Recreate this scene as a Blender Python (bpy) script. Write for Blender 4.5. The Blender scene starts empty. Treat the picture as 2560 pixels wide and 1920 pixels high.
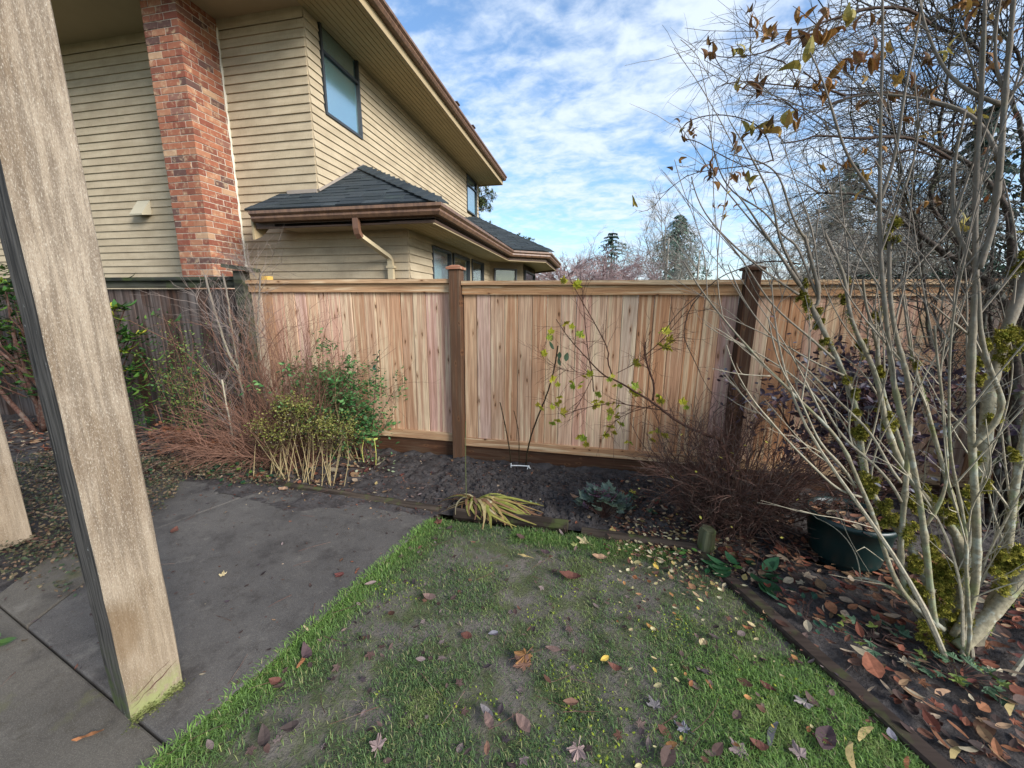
import bpy, math, random
import numpy as np
from mathutils import Vector, Matrix
R_ = math.radians
scene = bpy.context.scene
col = scene.collection

# ------------------------------------------------------------------ camera
cd = bpy.data.cameras.new("camera"); cam = bpy.data.objects.new("camera", cd); col.objects.link(cam)
cd.sensor_width = 36.0; cd.lens = 13.71; cd.clip_start = 0.02; cd.clip_end = 3000
rt = Vector((0.980312, 0.202934, 0.00735)); fw = Vector((-0.200319, 0.958890, -0.201078))
YAW, PITCH, ROLL = R_(11.8), R_(11.6), R_(-0.43)
fw = Vector((-math.sin(YAW)*math.cos(PITCH), math.cos(YAW)*math.cos(PITCH), -math.sin(PITCH)))
r0 = Vector((math.cos(YAW), math.sin(YAW), 0)); u0 = r0.cross(fw)
rt = math.cos(ROLL)*r0 - math.sin(ROLL)*u0; up = math.sin(ROLL)*r0 + math.cos(ROLL)*u0
M = Matrix((rt, up, -fw)).transposed().to_4x4(); M.translation = Vector((0, 0, 1.6))
cam.matrix_world = M
scene.camera = cam

# ------------------------------------------------------------------ sky and sun
SUN_EL, SUN_AZ = R_(27), R_(-28)          # azimuth measured from +X
world = bpy.data.worlds.new("World"); scene.world = world; world.use_nodes = True
wn = world.node_tree; wn.nodes.clear()
def W(t, **k):
    n = wn.nodes.new(t)
    for a, b in k.items(): setattr(n, a, b)
    return n
def wl(a, b): wn.links.new(a, b)
sky = W('ShaderNodeTexSky', sky_type='NISHITA', sun_disc=False)
sky.sun_elevation = SUN_EL; sky.sun_rotation = math.pi/2 - SUN_AZ; sky.air_density = 1.0; sky.dust_density = 0.6; sky.ozone_density = 2.5
tc = W('ShaderNodeTexCoord'); sep = W('ShaderNodeSeparateXYZ'); wl(tc.outputs['Generated'], sep.inputs[0])
mz = W('ShaderNodeMath', operation='MAXIMUM'); wl(sep.outputs[2], mz.inputs[0]); mz.inputs[1].default_value = 0.0
az_ = W('ShaderNodeMath', operation='ADD'); wl(mz.outputs[0], az_.inputs[0]); az_.inputs[1].default_value = 0.16
dx = W('ShaderNodeMath', operation='DIVIDE'); wl(sep.outputs[0], dx.inputs[0]); wl(az_.outputs[0], dx.inputs[1])
dy = W('ShaderNodeMath', operation='DIVIDE'); wl(sep.outputs[1], dy.inputs[0]); wl(az_.outputs[0], dy.inputs[1])
cb = W('ShaderNodeCombineXYZ'); wl(dx.outputs[0], cb.inputs[0]); wl(dy.outputs[0], cb.inputs[1])
def wnoise(scale, detail, rough, dist, loc):
    mp = W('ShaderNodeMapping'); wl(cb.outputs[0], mp.inputs[0]); mp.inputs['Location'].default_value = loc
    mp.inputs['Scale'].default_value = (1.0, 1.25, 1.0); mp.inputs['Rotation'].default_value = (0, 0, R_(25))
    n = W('ShaderNodeTexNoise'); wl(mp.outputs[0], n.inputs['Vector'])
    n.inputs['Scale'].default_value = scale; n.inputs['Detail'].default_value = detail
    n.inputs['Roughness'].default_value = rough; n.inputs['Distortion'].default_value = dist
    return n.outputs['Fac']
n1 = wnoise(1.3, 3, .5, .3, (3.1, 1.7, 0)); n2 = wnoise(5.5, 5, .55, .5, (0, 4, 0)); n3 = wnoise(15, 4, .6, .3, (7, 0, 0))
def wm(op, a, b):
    n = W('ShaderNodeMath', operation=op)
    for i, v in enumerate((a, b)):
        if isinstance(v, (int, float)): n.inputs[i].default_value = v
        else: wl(v, n.inputs[i])
    return n.outputs[0]
msk = wm('ADD', wm('MULTIPLY', n1, .75), wm('ADD', wm('MULTIPLY', n2, .8), wm('MULTIPLY', n3, .42)))
cr = W('ShaderNodeMapRange', interpolation_type='SMOOTHSTEP'); wl(msk, cr.inputs[0])
cr.inputs[1].default_value = .76; cr.inputs[2].default_value = 1.22; cr.inputs[3].default_value = 0.12; cr.inputs[4].default_value = .95
mix = W('ShaderNodeMix', data_type='RGBA'); wl(cr.outputs[0], mix.inputs[0])
hs = W('ShaderNodeHueSaturation'); hs.inputs['Saturation'].default_value = 1.2; hs.inputs['Value'].default_value = 1.3; wl(sky.outputs[0], hs.inputs['Color'])
wl(hs.outputs[0], mix.inputs[6]); mix.inputs[7].default_value = (4.35, 4.95, 5.75, 1)
bg = W('ShaderNodeBackground'); wl(mix.outputs[2], bg.inputs[0]); bg.inputs[1].default_value = 0.105
wo = W('ShaderNodeOutputWorld'); wl(bg.outputs[0], wo.inputs[0])

sd = bpy.data.lights.new("sun", 'SUN'); sun = bpy.data.objects.new("sun", sd); col.objects.link(sun)
sd.energy = 3.3; sd.angle = R_(26); sd.color = (1.0, .98, .95)
sun.rotation_euler = Vector((math.cos(SUN_EL)*math.cos(SUN_AZ), math.cos(SUN_EL)*math.sin(SUN_AZ), math.sin(SUN_EL))).to_track_quat('Z', 'Y').to_euler()
sun.location = (8, -2, 6)

scene.view_settings.view_transform = 'Standard'; scene.view_settings.look = 'None'
scene.view_settings.gamma = 1; scene.view_settings.use_curve_mapping = False
scene.view_settings.exposure = 0.98
scene.render.engine = 'CYCLES'
scene.cycles.max_bounces = 6; scene.cycles.transparent_max_bounces = 8
scene.cycles.use_denoising = True

rng = random.Random(11)
nrg = np.random.default_rng(11)
def U(a, b): return rng.uniform(a, b)

# ------------------------------------------------------------------ material helper
def lin(h):
    h = h.lstrip('#'); o = []
    for i in (0, 2, 4):
        c = int(h[i:i+2], 16)/255
        o.append(c/12.92 if c <= .04045 else ((c+.055)/1.055)**2.4)
    return tuple(o) + (1.0,)
def c4(c): return lin(c) if isinstance(c, str) else (tuple(c) + (1.0,) if len(c) == 3 else tuple(c))
class G:
    def __init__(s, name, rough=.8, spec=.3):
        s.m = bpy.data.materials.new(name); s.m.use_nodes = True; s.nt = s.m.node_tree
        s.b = s.nt.nodes['Principled BSDF']; s.b.inputs['Roughness'].default_value = rough
        s.b.inputs['Specular IOR Level'].default_value = spec
    def n(s, t, **k):
        x = s.nt.nodes.new(t)
        for a, b in k.items(): setattr(x, a, b)
        return x
    def put(s, sock, v):
        if isinstance(v, bpy.types.NodeSocket): s.nt.links.new(v, sock)
        elif isinstance(v, (tuple, list, str)):
            v = c4(v) if (isinstance(v, str) or sock.type == 'RGBA') else v
            sock.default_value = v
        else: sock.default_value = v
    def oc(s): return s.n('ShaderNodeTexCoord').outputs['Object']
    def rnd(s): return s.n('ShaderNodeObjectInfo').outputs['Random']
    def attr(s, nm='Col'): return s.n('ShaderNodeVertexColor', layer_name=nm).outputs['Color']
    def mp(s, v, scale=(1, 1, 1), loc=(0, 0, 0), rot=(0, 0, 0)):
        x = s.n('ShaderNodeMapping'); s.put(x.inputs[0], v); x.inputs['Scale'].default_value = scale
        x.inputs['Location'].default_value = loc; x.inputs['Rotation'].default_value = rot; return x.outputs[0]
    def va(s, v, off):
        x = s.n('ShaderNodeVectorMath', operation='ADD'); s.put(x.inputs[0], v); s.put(x.inputs[1], off); return x.outputs[0]
    def rv(s, k=37.0):
        x = s.n('ShaderNodeMath', operation='MULTIPLY'); s.put(x.inputs[0], s.rnd()); x.inputs[1].default_value = k
        c = s.n('ShaderNodeCombineXYZ'); [s.nt.links.new(x.outputs[0], c.inputs[i]) for i in range(3)]; return c.outputs[0]
    def noise(s, v, scale=5, det=4, rough=.55, dist=0):
        x = s.n('ShaderNodeTexNoise'); s.put(x.inputs['Vector'], v); x.inputs['Scale'].default_value = scale
        x.inputs['Detail'].default_value = det; x.inputs['Roughness'].default_value = rough; x.inputs['Distortion'].default_value = dist
        return x.outputs['Fac']
    def vor(s, v, scale=5, feat='F1'):
        x = s.n('ShaderNodeTexVoronoi', feature=feat); s.put(x.inputs['Vector'], v); x.inputs['Scale'].default_value = scale
        return x.outputs['Distance']
    def mr(s, v, a, b, c=0., d=1., smooth=True):
        x = s.n('ShaderNodeMapRange', interpolation_type='SMOOTHSTEP' if smooth else 'LINEAR'); s.put(x.inputs[0], v)
        for i, q in enumerate((a, b, c, d)): x.inputs[i+1].default_value = q
        return x.outputs[0]
    def ramp(s, f, stops, interp='LINEAR'):
        x = s.n('ShaderNodeValToRGB'); s.put(x.inputs[0], f); e = x.color_ramp; e.interpolation = interp
        while len(e.elements) < len(stops): e.elements.new(.5)
        for i, (p, c) in enumerate(stops): e.elements[i].position = p; e.elements[i].color = c4(c)
        return x.outputs[0]
    def mix(s, f, a, b, mode='MIX'):
        x = s.n('ShaderNodeMix', data_type='RGBA', blend_type=mode); s.put(x.inputs[0], f); s.put(x.inputs[6], a); s.put(x.inputs[7], b)
        return x.outputs[2]
    def mt(s, op, a, b=0.):
        x = s.n('ShaderNodeMath', operation=op); s.put(x.inputs[0], a); s.put(x.inputs[1], b); return x.outputs[0]
    def col(s, c): s.put(s.b.inputs['Base Color'], c); return s
    def bump(s, h, st=.3, d=.01):
        x = s.n('ShaderNodeBump'); s.put(x.inputs['Height'], h); x.inputs['Strength'].default_value = st; x.inputs['Distance'].default_value = d
        s.nt.links.new(x.outputs[0], s.b.inputs['Normal']); return s
    def rough(s, v): s.put(s.b.inputs['Roughness'], v); return s
MT = {}
def simple(name, c, rough=.7, var=.25, scale=8, spec=.3, bump=0):
    g = G(name, rough, spec); o = g.oc(); n = g.noise(o, scale, 4)
    k = c4(c); g.col(g.mix(n, tuple(x*(1-var) for x in k[:3]), tuple(min(1, x*(1+var)) for x in k[:3])))
    if bump: g.bump(g.noise(o, scale*6, 4), bump, .004)
    MT[name] = g.m; return g.m
def vcol(name, rough=.7, spec=.25, trans=0, var=.18, scale=40):
    g = G(name, rough, spec); n = g.noise(g.oc(), scale, 3)
    f = g.mr(n, .25, .75, 1-var, 1+var, False)
    x = g.n('ShaderNodeCombineXYZ'); [g.nt.links.new(f, x.inputs[i]) for i in range(3)]
    base = g.mix(1.0, g.attr(), x.outputs[0], 'MULTIPLY'); g.col(base)
    if trans:
        t = g.n('ShaderNodeBsdfTranslucent'); g.put(t.inputs[0], base); mx = g.n('ShaderNodeMixShader'); mx.inputs[0].default_value = trans
        out = g.nt.nodes['Material Output']; g.nt.links.new(g.b.outputs[0], mx.inputs[1]); g.nt.links.new(t.outputs[0], mx.inputs[2]); g.nt.links.new(mx.outputs[0], out.inputs[0])
    MT[name] = g.m; return g.m

# ---- wood of the new fence: every board draws its own tint, streaks and knots
def cedar(name, stops, axis='z', dark=0., knots=True, tone=1.):
    g = G(name, .75, .2); o = g.va(g.oc(), g.rv(53)); r = g.rnd()
    sc = {'z': (1, 1, .045), 'x': (.045, 1, 1)}[axis]
    v = g.mp(o, sc)
    base = g.ramp(r, stops)
    warp = g.noise(g.mp(o, {'z': (1, 1, .25), 'x': (.25, 1, 1)}[axis]), 7, 3)
    c = g.n('ShaderNodeCombineXYZ'); g.nt.links.new(g.mt('MULTIPLY', warp, .022), c.inputs[0]); g.nt.links.new(g.mt('MULTIPLY', warp, .022), c.inputs[2 if axis == 'x' else 1])
    v2 = g.va(v, c.outputs[0])
    streak = g.noise(v2, 34, 2, .5)
    base = g.mix(g.mr(streak, .52, .63, 0, .55*tone), base, '#dfcaa6')
    base = g.mix(g.mr(streak, .47, .36, 0, .42), base, '#96694c')
    fine = g.noise(v2, 120, 3, .6)
    base = g.mix(g.mr(fine, .42, .56, .3, 0), base, tuple(x*.45 for x in c4('#8f6038')[:3]))
    ks = g.n('ShaderNodeSeparateXYZ'); g.put(ks.inputs[0], o); kc = g.n('ShaderNodeCombineXYZ'); wob = g.mt('MULTIPLY', g.noise(o, 35, 2), .02)
    g.nt.links.new(g.mt('ADD', ks.outputs[0 if axis == 'z' else 2], wob), kc.inputs[0]); g.nt.links.new(g.mt('MULTIPLY', ks.outputs[2 if axis == 'z' else 0], .4), kc.inputs[1])
    kn = g.n('ShaderNodeTexVoronoi', voronoi_dimensions='2D'); g.put(kn.inputs['Vector'], kc.outputs[0]); kn.inputs['Scale'].default_value = 8.5; kv = g.mt('ADD', kn.outputs['Distance'], g.mr(g.noise(g.mp(o, (1, 1, .5)), 5.5, 1), .5, .56, .0, .12))
    if knots:
        base = g.mix(g.mr(kv, .07, .15, .45, 0), base, '#966a47')
        base = g.mix(g.mr(kv, .03, .065, .85, 0), base, '#4a2a17')
    if dark: base = g.mix(dark, base, '#2c1a10')
    sm = g.noise(g.oc(), 2.3, 3); base = g.mix(g.mr(sm, .5, .75, 0, .22), base, '#6f5a48')
    g.col(base); g.bump(g.mt('ADD', fine, g.mt('MULTIPLY', streak, .5)), .35, .004); MT[name] = g.m
cedar('cedar', [(0, '#b78f70'), (.16, '#caa583'), (.32, '#c79c86'), (.46, '#d0b194'), (.6, '#bd9678'), (.7, '#b98660'), (.75, '#c8a283'), (.88, '#cba192'), (1, '#c0a992')])
cedar('cedar_rail', [(0, '#b08560'), (.5, '#bd9a76'), (1, '#b58a62')], 'x')
cedar('kick_wood', [(0, '#4f3424'), (1, '#5a3d2c')], 'x', .5, tone=.15)
cedar('post_wood', [(0, '#70533f'), (1, '#644b3a')], 'z', .38, tone=.15)
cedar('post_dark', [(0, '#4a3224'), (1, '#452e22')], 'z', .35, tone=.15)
cedar('cap_wood', [(0, '#a06a52'), (1, '#8c5c45')], 'x')
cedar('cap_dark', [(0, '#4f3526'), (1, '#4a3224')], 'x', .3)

def old_wood(name, a, b, cdark, axis='z', moss=0.):
    g = G(name, .9, .1); o = g.va(g.oc(), g.rv(29)); v = g.mp(o, {'z': (1, 1, .05), 'x': (.05, 1, 1)}[axis])
    f1 = g.noise(v, 22, 4, .6); f2 = g.noise(o, 2.2, 4)
    base = g.mix(g.mr(f2, .35, .7), a, b); base = g.mix(g.mr(f1, .35, .62, .8, 0), base, cdark)
    if moss: base = g.mix(g.mr(g.noise(o, 9, 5), .5, .65, 0, moss), base, '#4d5a2a')
    g.col(base); g.bump(f1, .5, .006); MT[name] = g.m
old_wood('old_board', '#6a625e', '#4b3327', '#2a2320')
old_wood('old_cap', '#3a3b36', '#4a4c40', '#1d1f1b', 'x', .4)
old_wood('old_rail', '#57564c', '#48463c', '#2b2a24', 'x', .3)
old_wood('tie_wood', '#433a33', '#4d4238', '#211b17', 'x', .45)
old_wood('edge_wood', '#453a34', '#3d332d', '#2b241f', 'x', .3)
old_wood('stake_wood', '#6a6a52', '#55563c', '#33321f', 'z', .5)

# ---- big weathered post
def weather_post(nm, mossy):
    g = G(nm, .92, .1); o = g.oc(); v = g.mp(o, (1, 1, .06)); v2 = g.mp(o, (1, 1, .35))
    f1 = g.noise(v, 60, 5, .62); f2 = g.noise(v2, 7, 4); f3 = g.noise(g.mp(o, (1, 1, .3), (0, 0, 0), (R_(12), 0, 0)), 380, 5, .8)
    base = g.mix(g.mr(f2, .35, .66), '#a39481', '#7d6c59')
    base = g.mix(g.mr(f1, .38, .6, .55, 0), base, '#5d5044')
    base = g.mix(g.mr(f3, .5, .7, 0, .8), base, '#c9bfae')
    base = g.mix(g.mr(f3, .46, .34, 0, .5), base, '#50453b')
    sz = g.n('ShaderNodeSeparateXYZ'); g.put(sz.inputs[0], o)
    low = g.mr(sz.outputs[2], .95, .15, 0, .45); base = g.mix(low, base, '#8f7d66')
    blot = g.mr(g.vor(g.mp(o, (1, 1, .55), (0, .03, .1)), 3.4), .14, .3, .5, 0); base = g.mix(blot, base, '#6a5236')
    mo = g.mt('MULTIPLY', g.mr(sz.outputs[2], .19, .03), g.mr(g.noise(o, 26, 5, .7), .36, .56)); base = g.mix(mo if mossy else 0., base, '#8d9160')
    mo2 = g.mt('MULTIPLY', g.mr(sz.outputs[2], .07, .0), g.mr(g.noise(o, 60, 5, .7), .4, .55)); base = g.mix(mo2 if mossy else 0., base, '#4b5a1c')
    g.col(base); g.bump(g.mt('ADD', f1, g.mt('MULTIPLY', f3, .8)), .8, .006); MT[nm] = g.m
    if not mossy: return
    g = G('dark_face_post', .95, .1); o = g.oc(); v = g.mp(o, (1, 1, .06))  # darker wood for every post face except the right-hand one
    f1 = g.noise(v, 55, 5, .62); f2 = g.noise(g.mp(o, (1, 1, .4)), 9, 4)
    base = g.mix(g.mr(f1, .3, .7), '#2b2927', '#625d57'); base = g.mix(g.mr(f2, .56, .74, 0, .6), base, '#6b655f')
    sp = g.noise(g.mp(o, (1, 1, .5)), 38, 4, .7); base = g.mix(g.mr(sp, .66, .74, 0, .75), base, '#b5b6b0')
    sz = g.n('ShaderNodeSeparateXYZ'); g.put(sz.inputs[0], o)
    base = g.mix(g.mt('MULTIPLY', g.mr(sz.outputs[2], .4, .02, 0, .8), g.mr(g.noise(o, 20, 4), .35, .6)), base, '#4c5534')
    g.col(base); g.bump(f1, .9, .006); MT['dark_face_post'] = g.m
weather_post('weathered_post', True); weather_post('weathered_plain', False)

# ---- house
def siding():
    g = G('siding', .8, .25); o = g.va(g.oc(), g.rv(41)); wv = g.oc()
    f1 = g.noise(g.mp(o, (.5, .5, 6)), 5, 4); f2 = g.noise(o, 2.6, 5, .6); f3 = g.noise(g.mp(o, (14, 14, 1)), 6, 3)
    base = g.mix(g.mr(f2, .3, .75), '#b5a58a', '#a19178'); base = g.mix(g.mr(f1, .3, .7, .25, 0), base, '#857558')
    base = g.mix(g.mr(f3, .55, .75, 0, .3), base, '#6f6650')
    base = g.mix(g.mr(g.noise(g.mp(o, (2, 2, 9)), 9, 6, .75), .62, .72, 0, .75), base, '#4d4636')
    g.col(base); g.bump(f3, .15, .003); MT['siding'] = g.m
siding()
def brick():
    g = G('brick', .9, .15); o = g.va(g.oc(), g.rv(19)); r = g.rnd()
    base = g.ramp(r, [(0, '#75493b'), (.16, '#8d5944'), (.3, '#966048'), (.42, '#7d4a3b'), (.54, '#9a6b52'), (.7, '#8f5b46'), (.8, '#a58468'), (.87, '#7f5a4d'), (.94, '#5c443e'), (1, '#70463b')], 'CONSTANT')
    f = g.noise(o, 14, 5, .65); f2 = g.noise(o, 45, 4, .7)
    base = g.mix(g.mr(f, .5, .72, 0, .6), base, '#c3ab8a'); base = g.mix(g.mr(f2, .38, .25, 0, .6), base, '#4b2c22')
    base = g.mix(g.mr(f, .42, .25, 0, .5), base, '#6b3a2b')
    g.col(base); g.bump(f2, .7, .004); MT['brick'] = g.m
brick()
simple('mortar', '#bdb1a1', .95, .2, 20, .1, .3); simple('caulk', '#cfc8b6', .7, .1, 8)
simple('soffit', '#a8946c', .8, .12, 4); simple('soffit_front', '#a39379', .85, .1, 3); simple('trim_brown', '#4e3b2e', .6, .2, 5)
simple('fascia_tan', '#a08d6c', .7, .15, 5); simple('window_frame', '#35383a', .4, .15, 6, .5); simple('downspout', '#b5a585', .5, .12, 5, .4); simple('downspout_brown', '#6a4d3c', .5, .15, 5, .4)
simple('vent_paint', '#b4aa92', .6, .1, 5); simple('black_void', '#0b0b0b', .9, 0, 5); simple('flashing', '#8f8377', .5, .15, 9, .5); simple('white_paint', '#c9c8c2', .5, .05, 5); simple('interior_wall', '#6f6a60', .9, .1, 2)
simple('blind', '#93b8bb', .8, .06, 4); simple('curtain', '#b9c4b4', .9, .15, 6); simple('wall_core', '#7a6c52', .9, .1, 3)
def gutter():
    g = G('gutter_metal', .45, .5); o = g.oc(); f = g.noise(g.mp(o, (3, 3, .6)), 6, 5, .65); f2 = g.noise(g.mp(o, (12, 12, .5)), 4, 3)
    base = g.mix(g.mr(f, .35, .65), '#5f4738', '#7a5c46'); base = g.mix(g.mr(f2, .6, .75, 0, .4), base, '#3a2b22'); g.col(base); MT['gutter_metal'] = g.m
gutter()
def shingle():
    g = G('shingle', .85, .2); o = g.va(g.oc(), g.rv(23)); r = g.rnd()
    base = g.ramp(r, [(0, '#2f3539'), (.4, '#3c4347'), (.7, '#343a3c'), (1, '#464c4f')]); f = g.noise(o, 160, 4, .8); f2 = g.noise(o, 5, 4)
    base = g.mix(g.mr(f, .35, .65, .45, 0), base, '#1a1d1f'); base = g.mix(g.mr(f2, .55, .75, 0, .3), base, '#4e5a52'); g.col(base); g.bump(f, .6, .003); MT['shingle'] = g.m
shingle()
def glass():
    g = G('window_glass', .05, .5); nt = g.nt; out = nt.nodes['Material Output']
    tr = g.n('ShaderNodeBsdfTransparent'); tr.inputs[0].default_value = (.72, .8, .8, 1); gl = g.n('ShaderNodeBsdfGlossy'); gl.inputs['Roughness'].default_value = .14; gl.inputs[0].default_value = (.9, .95, 1, 1)
    fr = g.n('ShaderNodeFresnel'); fr.inputs[0].default_value = 1.5; mx = g.n('ShaderNodeMixShader')
    nt.links.new(g.mt('ADD', g.mt('MULTIPLY', fr.outputs[0], .45), .05), mx.inputs[0]); nt.links.new(tr.outputs[0], mx.inputs[1]); nt.links.new(gl.outputs[0], mx.inputs[2]); nt.links.new(mx.outputs[0], out.inputs[0]); MT['window_glass'] = g.m
glass()

# ---- ground
def concrete(name, a, b, cdirt, edge=0.):
    g = G(name, .88, .25); o = g.oc(); f = g.noise(o, 1.6, 5, .6); f2 = g.noise(o, 14, 5, .7); f3 = g.noise(o, 170, 3, .8); f4 = g.vor(o, 260)
    base = g.mix(g.mr(f, .35, .68), a, b); base = g.mix(g.mr(f2, .5, .7, 0, .5), base, cdirt)
    base = g.mix(g.mr(f3, .4, .7, .35, 0), base, '#2e2a27'); base = g.mix(g.mr(f4, .16, .32, .45, 0), base, '#8d8779')
    base = g.mix(g.mr(g.noise(o, 6, 6, .75), .55, .72, 0, .45), base, '#7a746b'); base = g.mix(g.mr(g.noise(g.mp(o, (1, 1, 1), (4, 2, 0)), 3.2, 6, .7), .52, .7, 0, .55), base, '#2f2a28')
    if edge: base = g.mix(g.mr(g.noise(o, 4.5, 5, .65), .57, .7, 0, edge), base, '#5c5a3a')
    g.col(base); g.bump(g.mt('ADD', f3, g.mt('MULTIPLY', f2, .7)), .55, .006); MT[name] = g.m
concrete('patio_dark', '#514d4a', '#625d58', '#3a3430'); concrete('patio_light', '#665f55', '#59534b', '#4a4338', .5)
def soil():
    g = G('soil', .95, .15); o = g.oc(); f = g.noise(o, 9, 6, .7); f2 = g.noise(o, 60, 4, .7); f3 = g.noise(o, 2, 3)
    base = g.mix(g.mr(f, .3, .7), '#3b3634', '#575250'); base = g.mix(g.mr(f2, .3, .7, .4, 0), base, '#1f1b1a'); base = g.mix(g.mr(f3, .5, .8, 0, .4), base, '#5a5450')
    g.col(base); g.bump(g.mt('ADD', f2, f), .8, .012); MT['soil'] = g.m
    g = G('lawn_soil', .95, .15); o = g.oc(); f = g.noise(o, 5, 6, .7); f2 = g.noise(o, 80, 4, .7)
    base = g.mix(g.mr(f, .4, .62), '#6b645d', '#505638'); base = g.mix(g.mr(f2, .35, .65, .4, 0), base, '#48433c')
    g.col(base); g.bump(f2, .9, .012); MT['lawn_soil'] = g.m
    g = G('far_ground', .95, .1); o = g.oc(); g.col(g.mix(g.noise(o, .4, 5), '#4a5034', '#56503c')); MT['far_ground'] = g.m
soil()
# ---- plants
def bark(name, a, b, lich, moss, lichc='#a9b3a6', scale=1.):
    g = G(name, .88, .15); o = g.oc(); f = g.noise(o, 18*scale, 5, .6); f2 = g.noise(o, 55*scale, 4, .6); f3 = g.noise(o, 9*scale, 4)
    base = g.mix(g.mr(f2, .3, .7), a, b); base = g.mix(g.mr(f, .5, .62, 0, lich), base, lichc); base = g.mix(g.mr(f3, .54, .64, 0, moss), base, '#5f6b25')
    if name in ('bark_pale', 'bark_twig'):
        sz = g.n('ShaderNodeSeparateXYZ'); g.put(sz.inputs[0], o); base = g.mix(g.mr(g.mt('ADD', sz.outputs[2], g.mt('MULTIPLY', f3, .5)), 1.2, 2.1, 0, .8), base, '#6a615a')
        base = g.mix(g.mr(g.noise(o, 30, 4, .7), .56, .68, 0, .55), base, '#6b5d48')
    g.col(base); g.bump(f2, .6, .004); MT[name] = g.m
bark('bark_pale', '#776f5b', '#958c74', .55, .45, '#abafa2'); bark('bark_twig', '#8d8370', '#a59b86', .15, .05); bark('bark_dark', '#3d3530', '#564c45', .2, .2)
bark('bark_red', '#634739', '#7d5d4e', .0, .0); bark('bark_branch', '#3a2720', '#543c31', 0, 0); bark('bark_brown', '#46302a', '#5f463c', .1, .0); bark('bark_vine', '#3d302a', '#54463d', .0, .0); bark('stick_tan', '#9a8a68', '#857552', .0, .0); bark('cane', '#2b2418', '#3f3322', .0, .0); bark('bark_grey', '#6b5f58', '#7d716a', .1, .0, '#8d8d88', .3)
vcol('leaf', .6, .3, .25); vcol('leaf_gloss', .5, .25, .12); vcol('litter', .8, .2, .0, .3, 60); vcol('grass', .6, .25, .3); vcol('moss', .95, .05, .0, .3, 90); vcol('needle', .7, .2, .1)
simple('fresh_wood', '#c7a052', .7, .15, 9); simple('pot_green', '#0e2726', .4, .12, 6, .5); simple('tie_white', '#cfd0cc', .6, .1, 9); simple('twine', '#b9b860', .8, .1, 9); simple('rod_green', '#4a4f2e', .7, .2, 9)
# ------------------------------------------------------------------ mesh and object helpers
BOXF = [(0,3,2,1),(4,5,6,7),(0,1,5,4),(1,2,6,5),(2,3,7,6),(3,0,4,7)]
class MB:
    def __init__(s): s.v = []; s.f = []; s.c = []; s.mi = []
    def add(s, pts, faces, color=None, mi=0):
        o = len(s.v); s.v.extend(tuple(p) for p in pts); s.f.extend(tuple(i+o for i in f) for f in faces); s.mi.extend([mi]*len(faces))
        if color is not None: s.c.extend([color]*len(pts))
    def box(s, lo, hi, mi=0):
        (a, b, c), (d, e, f) = lo, hi
        s.add([(a,b,c),(d,b,c),(d,e,c),(a,e,c),(a,b,f),(d,b,f),(d,e,f),(a,e,f)], BOXF, None, mi); return s
    def prism(s, poly, axis, a, b):
        n = len(poly)
        mk = {'x': lambda p, t: (t, p[0], p[1]), 'y': lambda p, t: (p[0], t, p[1]), 'z': lambda p, t: (p[0], p[1], t)}[axis]
        s.add([mk(p, a) for p in poly] + [mk(p, b) for p in poly], [tuple(range(n))[::-1], tuple(range(n, 2*n))] + [(i, (i+1) % n, n+(i+1) % n, n+i) for i in range(n)]); return s
    def tube(s, pts, n=5, color=None, cap=True, jit=0.):
        P = [Vector(p[:3]) for p in pts]; rad = [p[3] for p in pts]; k = len(P)
        t0 = (P[1]-P[0]).normalized(); a = t0.orthogonal().normalized(); vs = []
        for i in range(k):
            t = (P[min(i+1, k-1)]-P[max(i-1, 0)])
            if t.length < 1e-9: t = t0
            t = t.normalized(); a = (a - t*a.dot(t))
            a = a.normalized() if a.length > 1e-6 else t.orthogonal().normalized()
            b = t.cross(a); r = rad[i]
            for j in range(n):
                an = 2*math.pi*j/n; rr = r*(1+(U(-jit, jit) if jit else 0)); vs.append(P[i]+a*(math.cos(an)*rr)+b*(math.sin(an)*rr))
        fs = [(i*n+j, i*n+(j+1) % n, (i+1)*n+(j+1) % n, (i+1)*n+j) for i in range(k-1) for j in range(n)]
        if cap: fs += [tuple(range(n))[::-1], tuple((k-1)*n+j for j in range(n))]
        s.add(vs, fs, color); return s
    def mesh(s, name, mats):
        m = bpy.data.meshes.new(name); m.from_pydata([tuple(p) for p in s.v], [], s.f); m.update()
        for q in (mats if isinstance(mats, (list, tuple)) else [mats]): m.materials.append(MT[q])
        if any(s.mi): m.polygons.foreach_set('material_index', s.mi)
        if s.c:
            ca = m.color_attributes.new('Col', 'FLOAT_COLOR', 'POINT'); ca.data.foreach_set('color', np.array([tuple(q[:3])+(1.,) for q in s.c], dtype=np.float32).ravel())
        return m
    def build(s, name, mats, parent=None, smooth=False, **kw):
        m = s.mesh(name, mats)
        if smooth: m.polygons.foreach_set('use_smooth', [True]*len(m.polygons))
        return link(name, m, parent, **kw)
WM = {}
def link(name, mesh, parent=None, loc=(0,0,0), rot=(0,0,0), scale=(1,1,1), **kw):
    o = bpy.data.objects.new(name, mesh); col.objects.link(o); o.location = loc; o.rotation_euler = rot; o.scale = scale
    w = Matrix.LocRotScale(Vector(loc), Euler3(rot), Vector(scale)); WM[o.name] = w
    if parent is not None: o.parent = parent; o.matrix_parent_inverse = WM[parent.name].inverted()
    for a, b in kw.items(): o[a] = b
    return o
from mathutils import Euler
def Euler3(r): return Euler(r)
def thing(name, loc, label, cat, group=None):
    o = link(name, None, None, loc); o['label'] = label; o['category'] = cat; o.empty_display_size = .1
    if group: o['group'] = group
    return o
def tag(o, label, cat, group=None):
    o['label'] = label; o['category'] = cat
    if group: o['group'] = group
    return o
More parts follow.
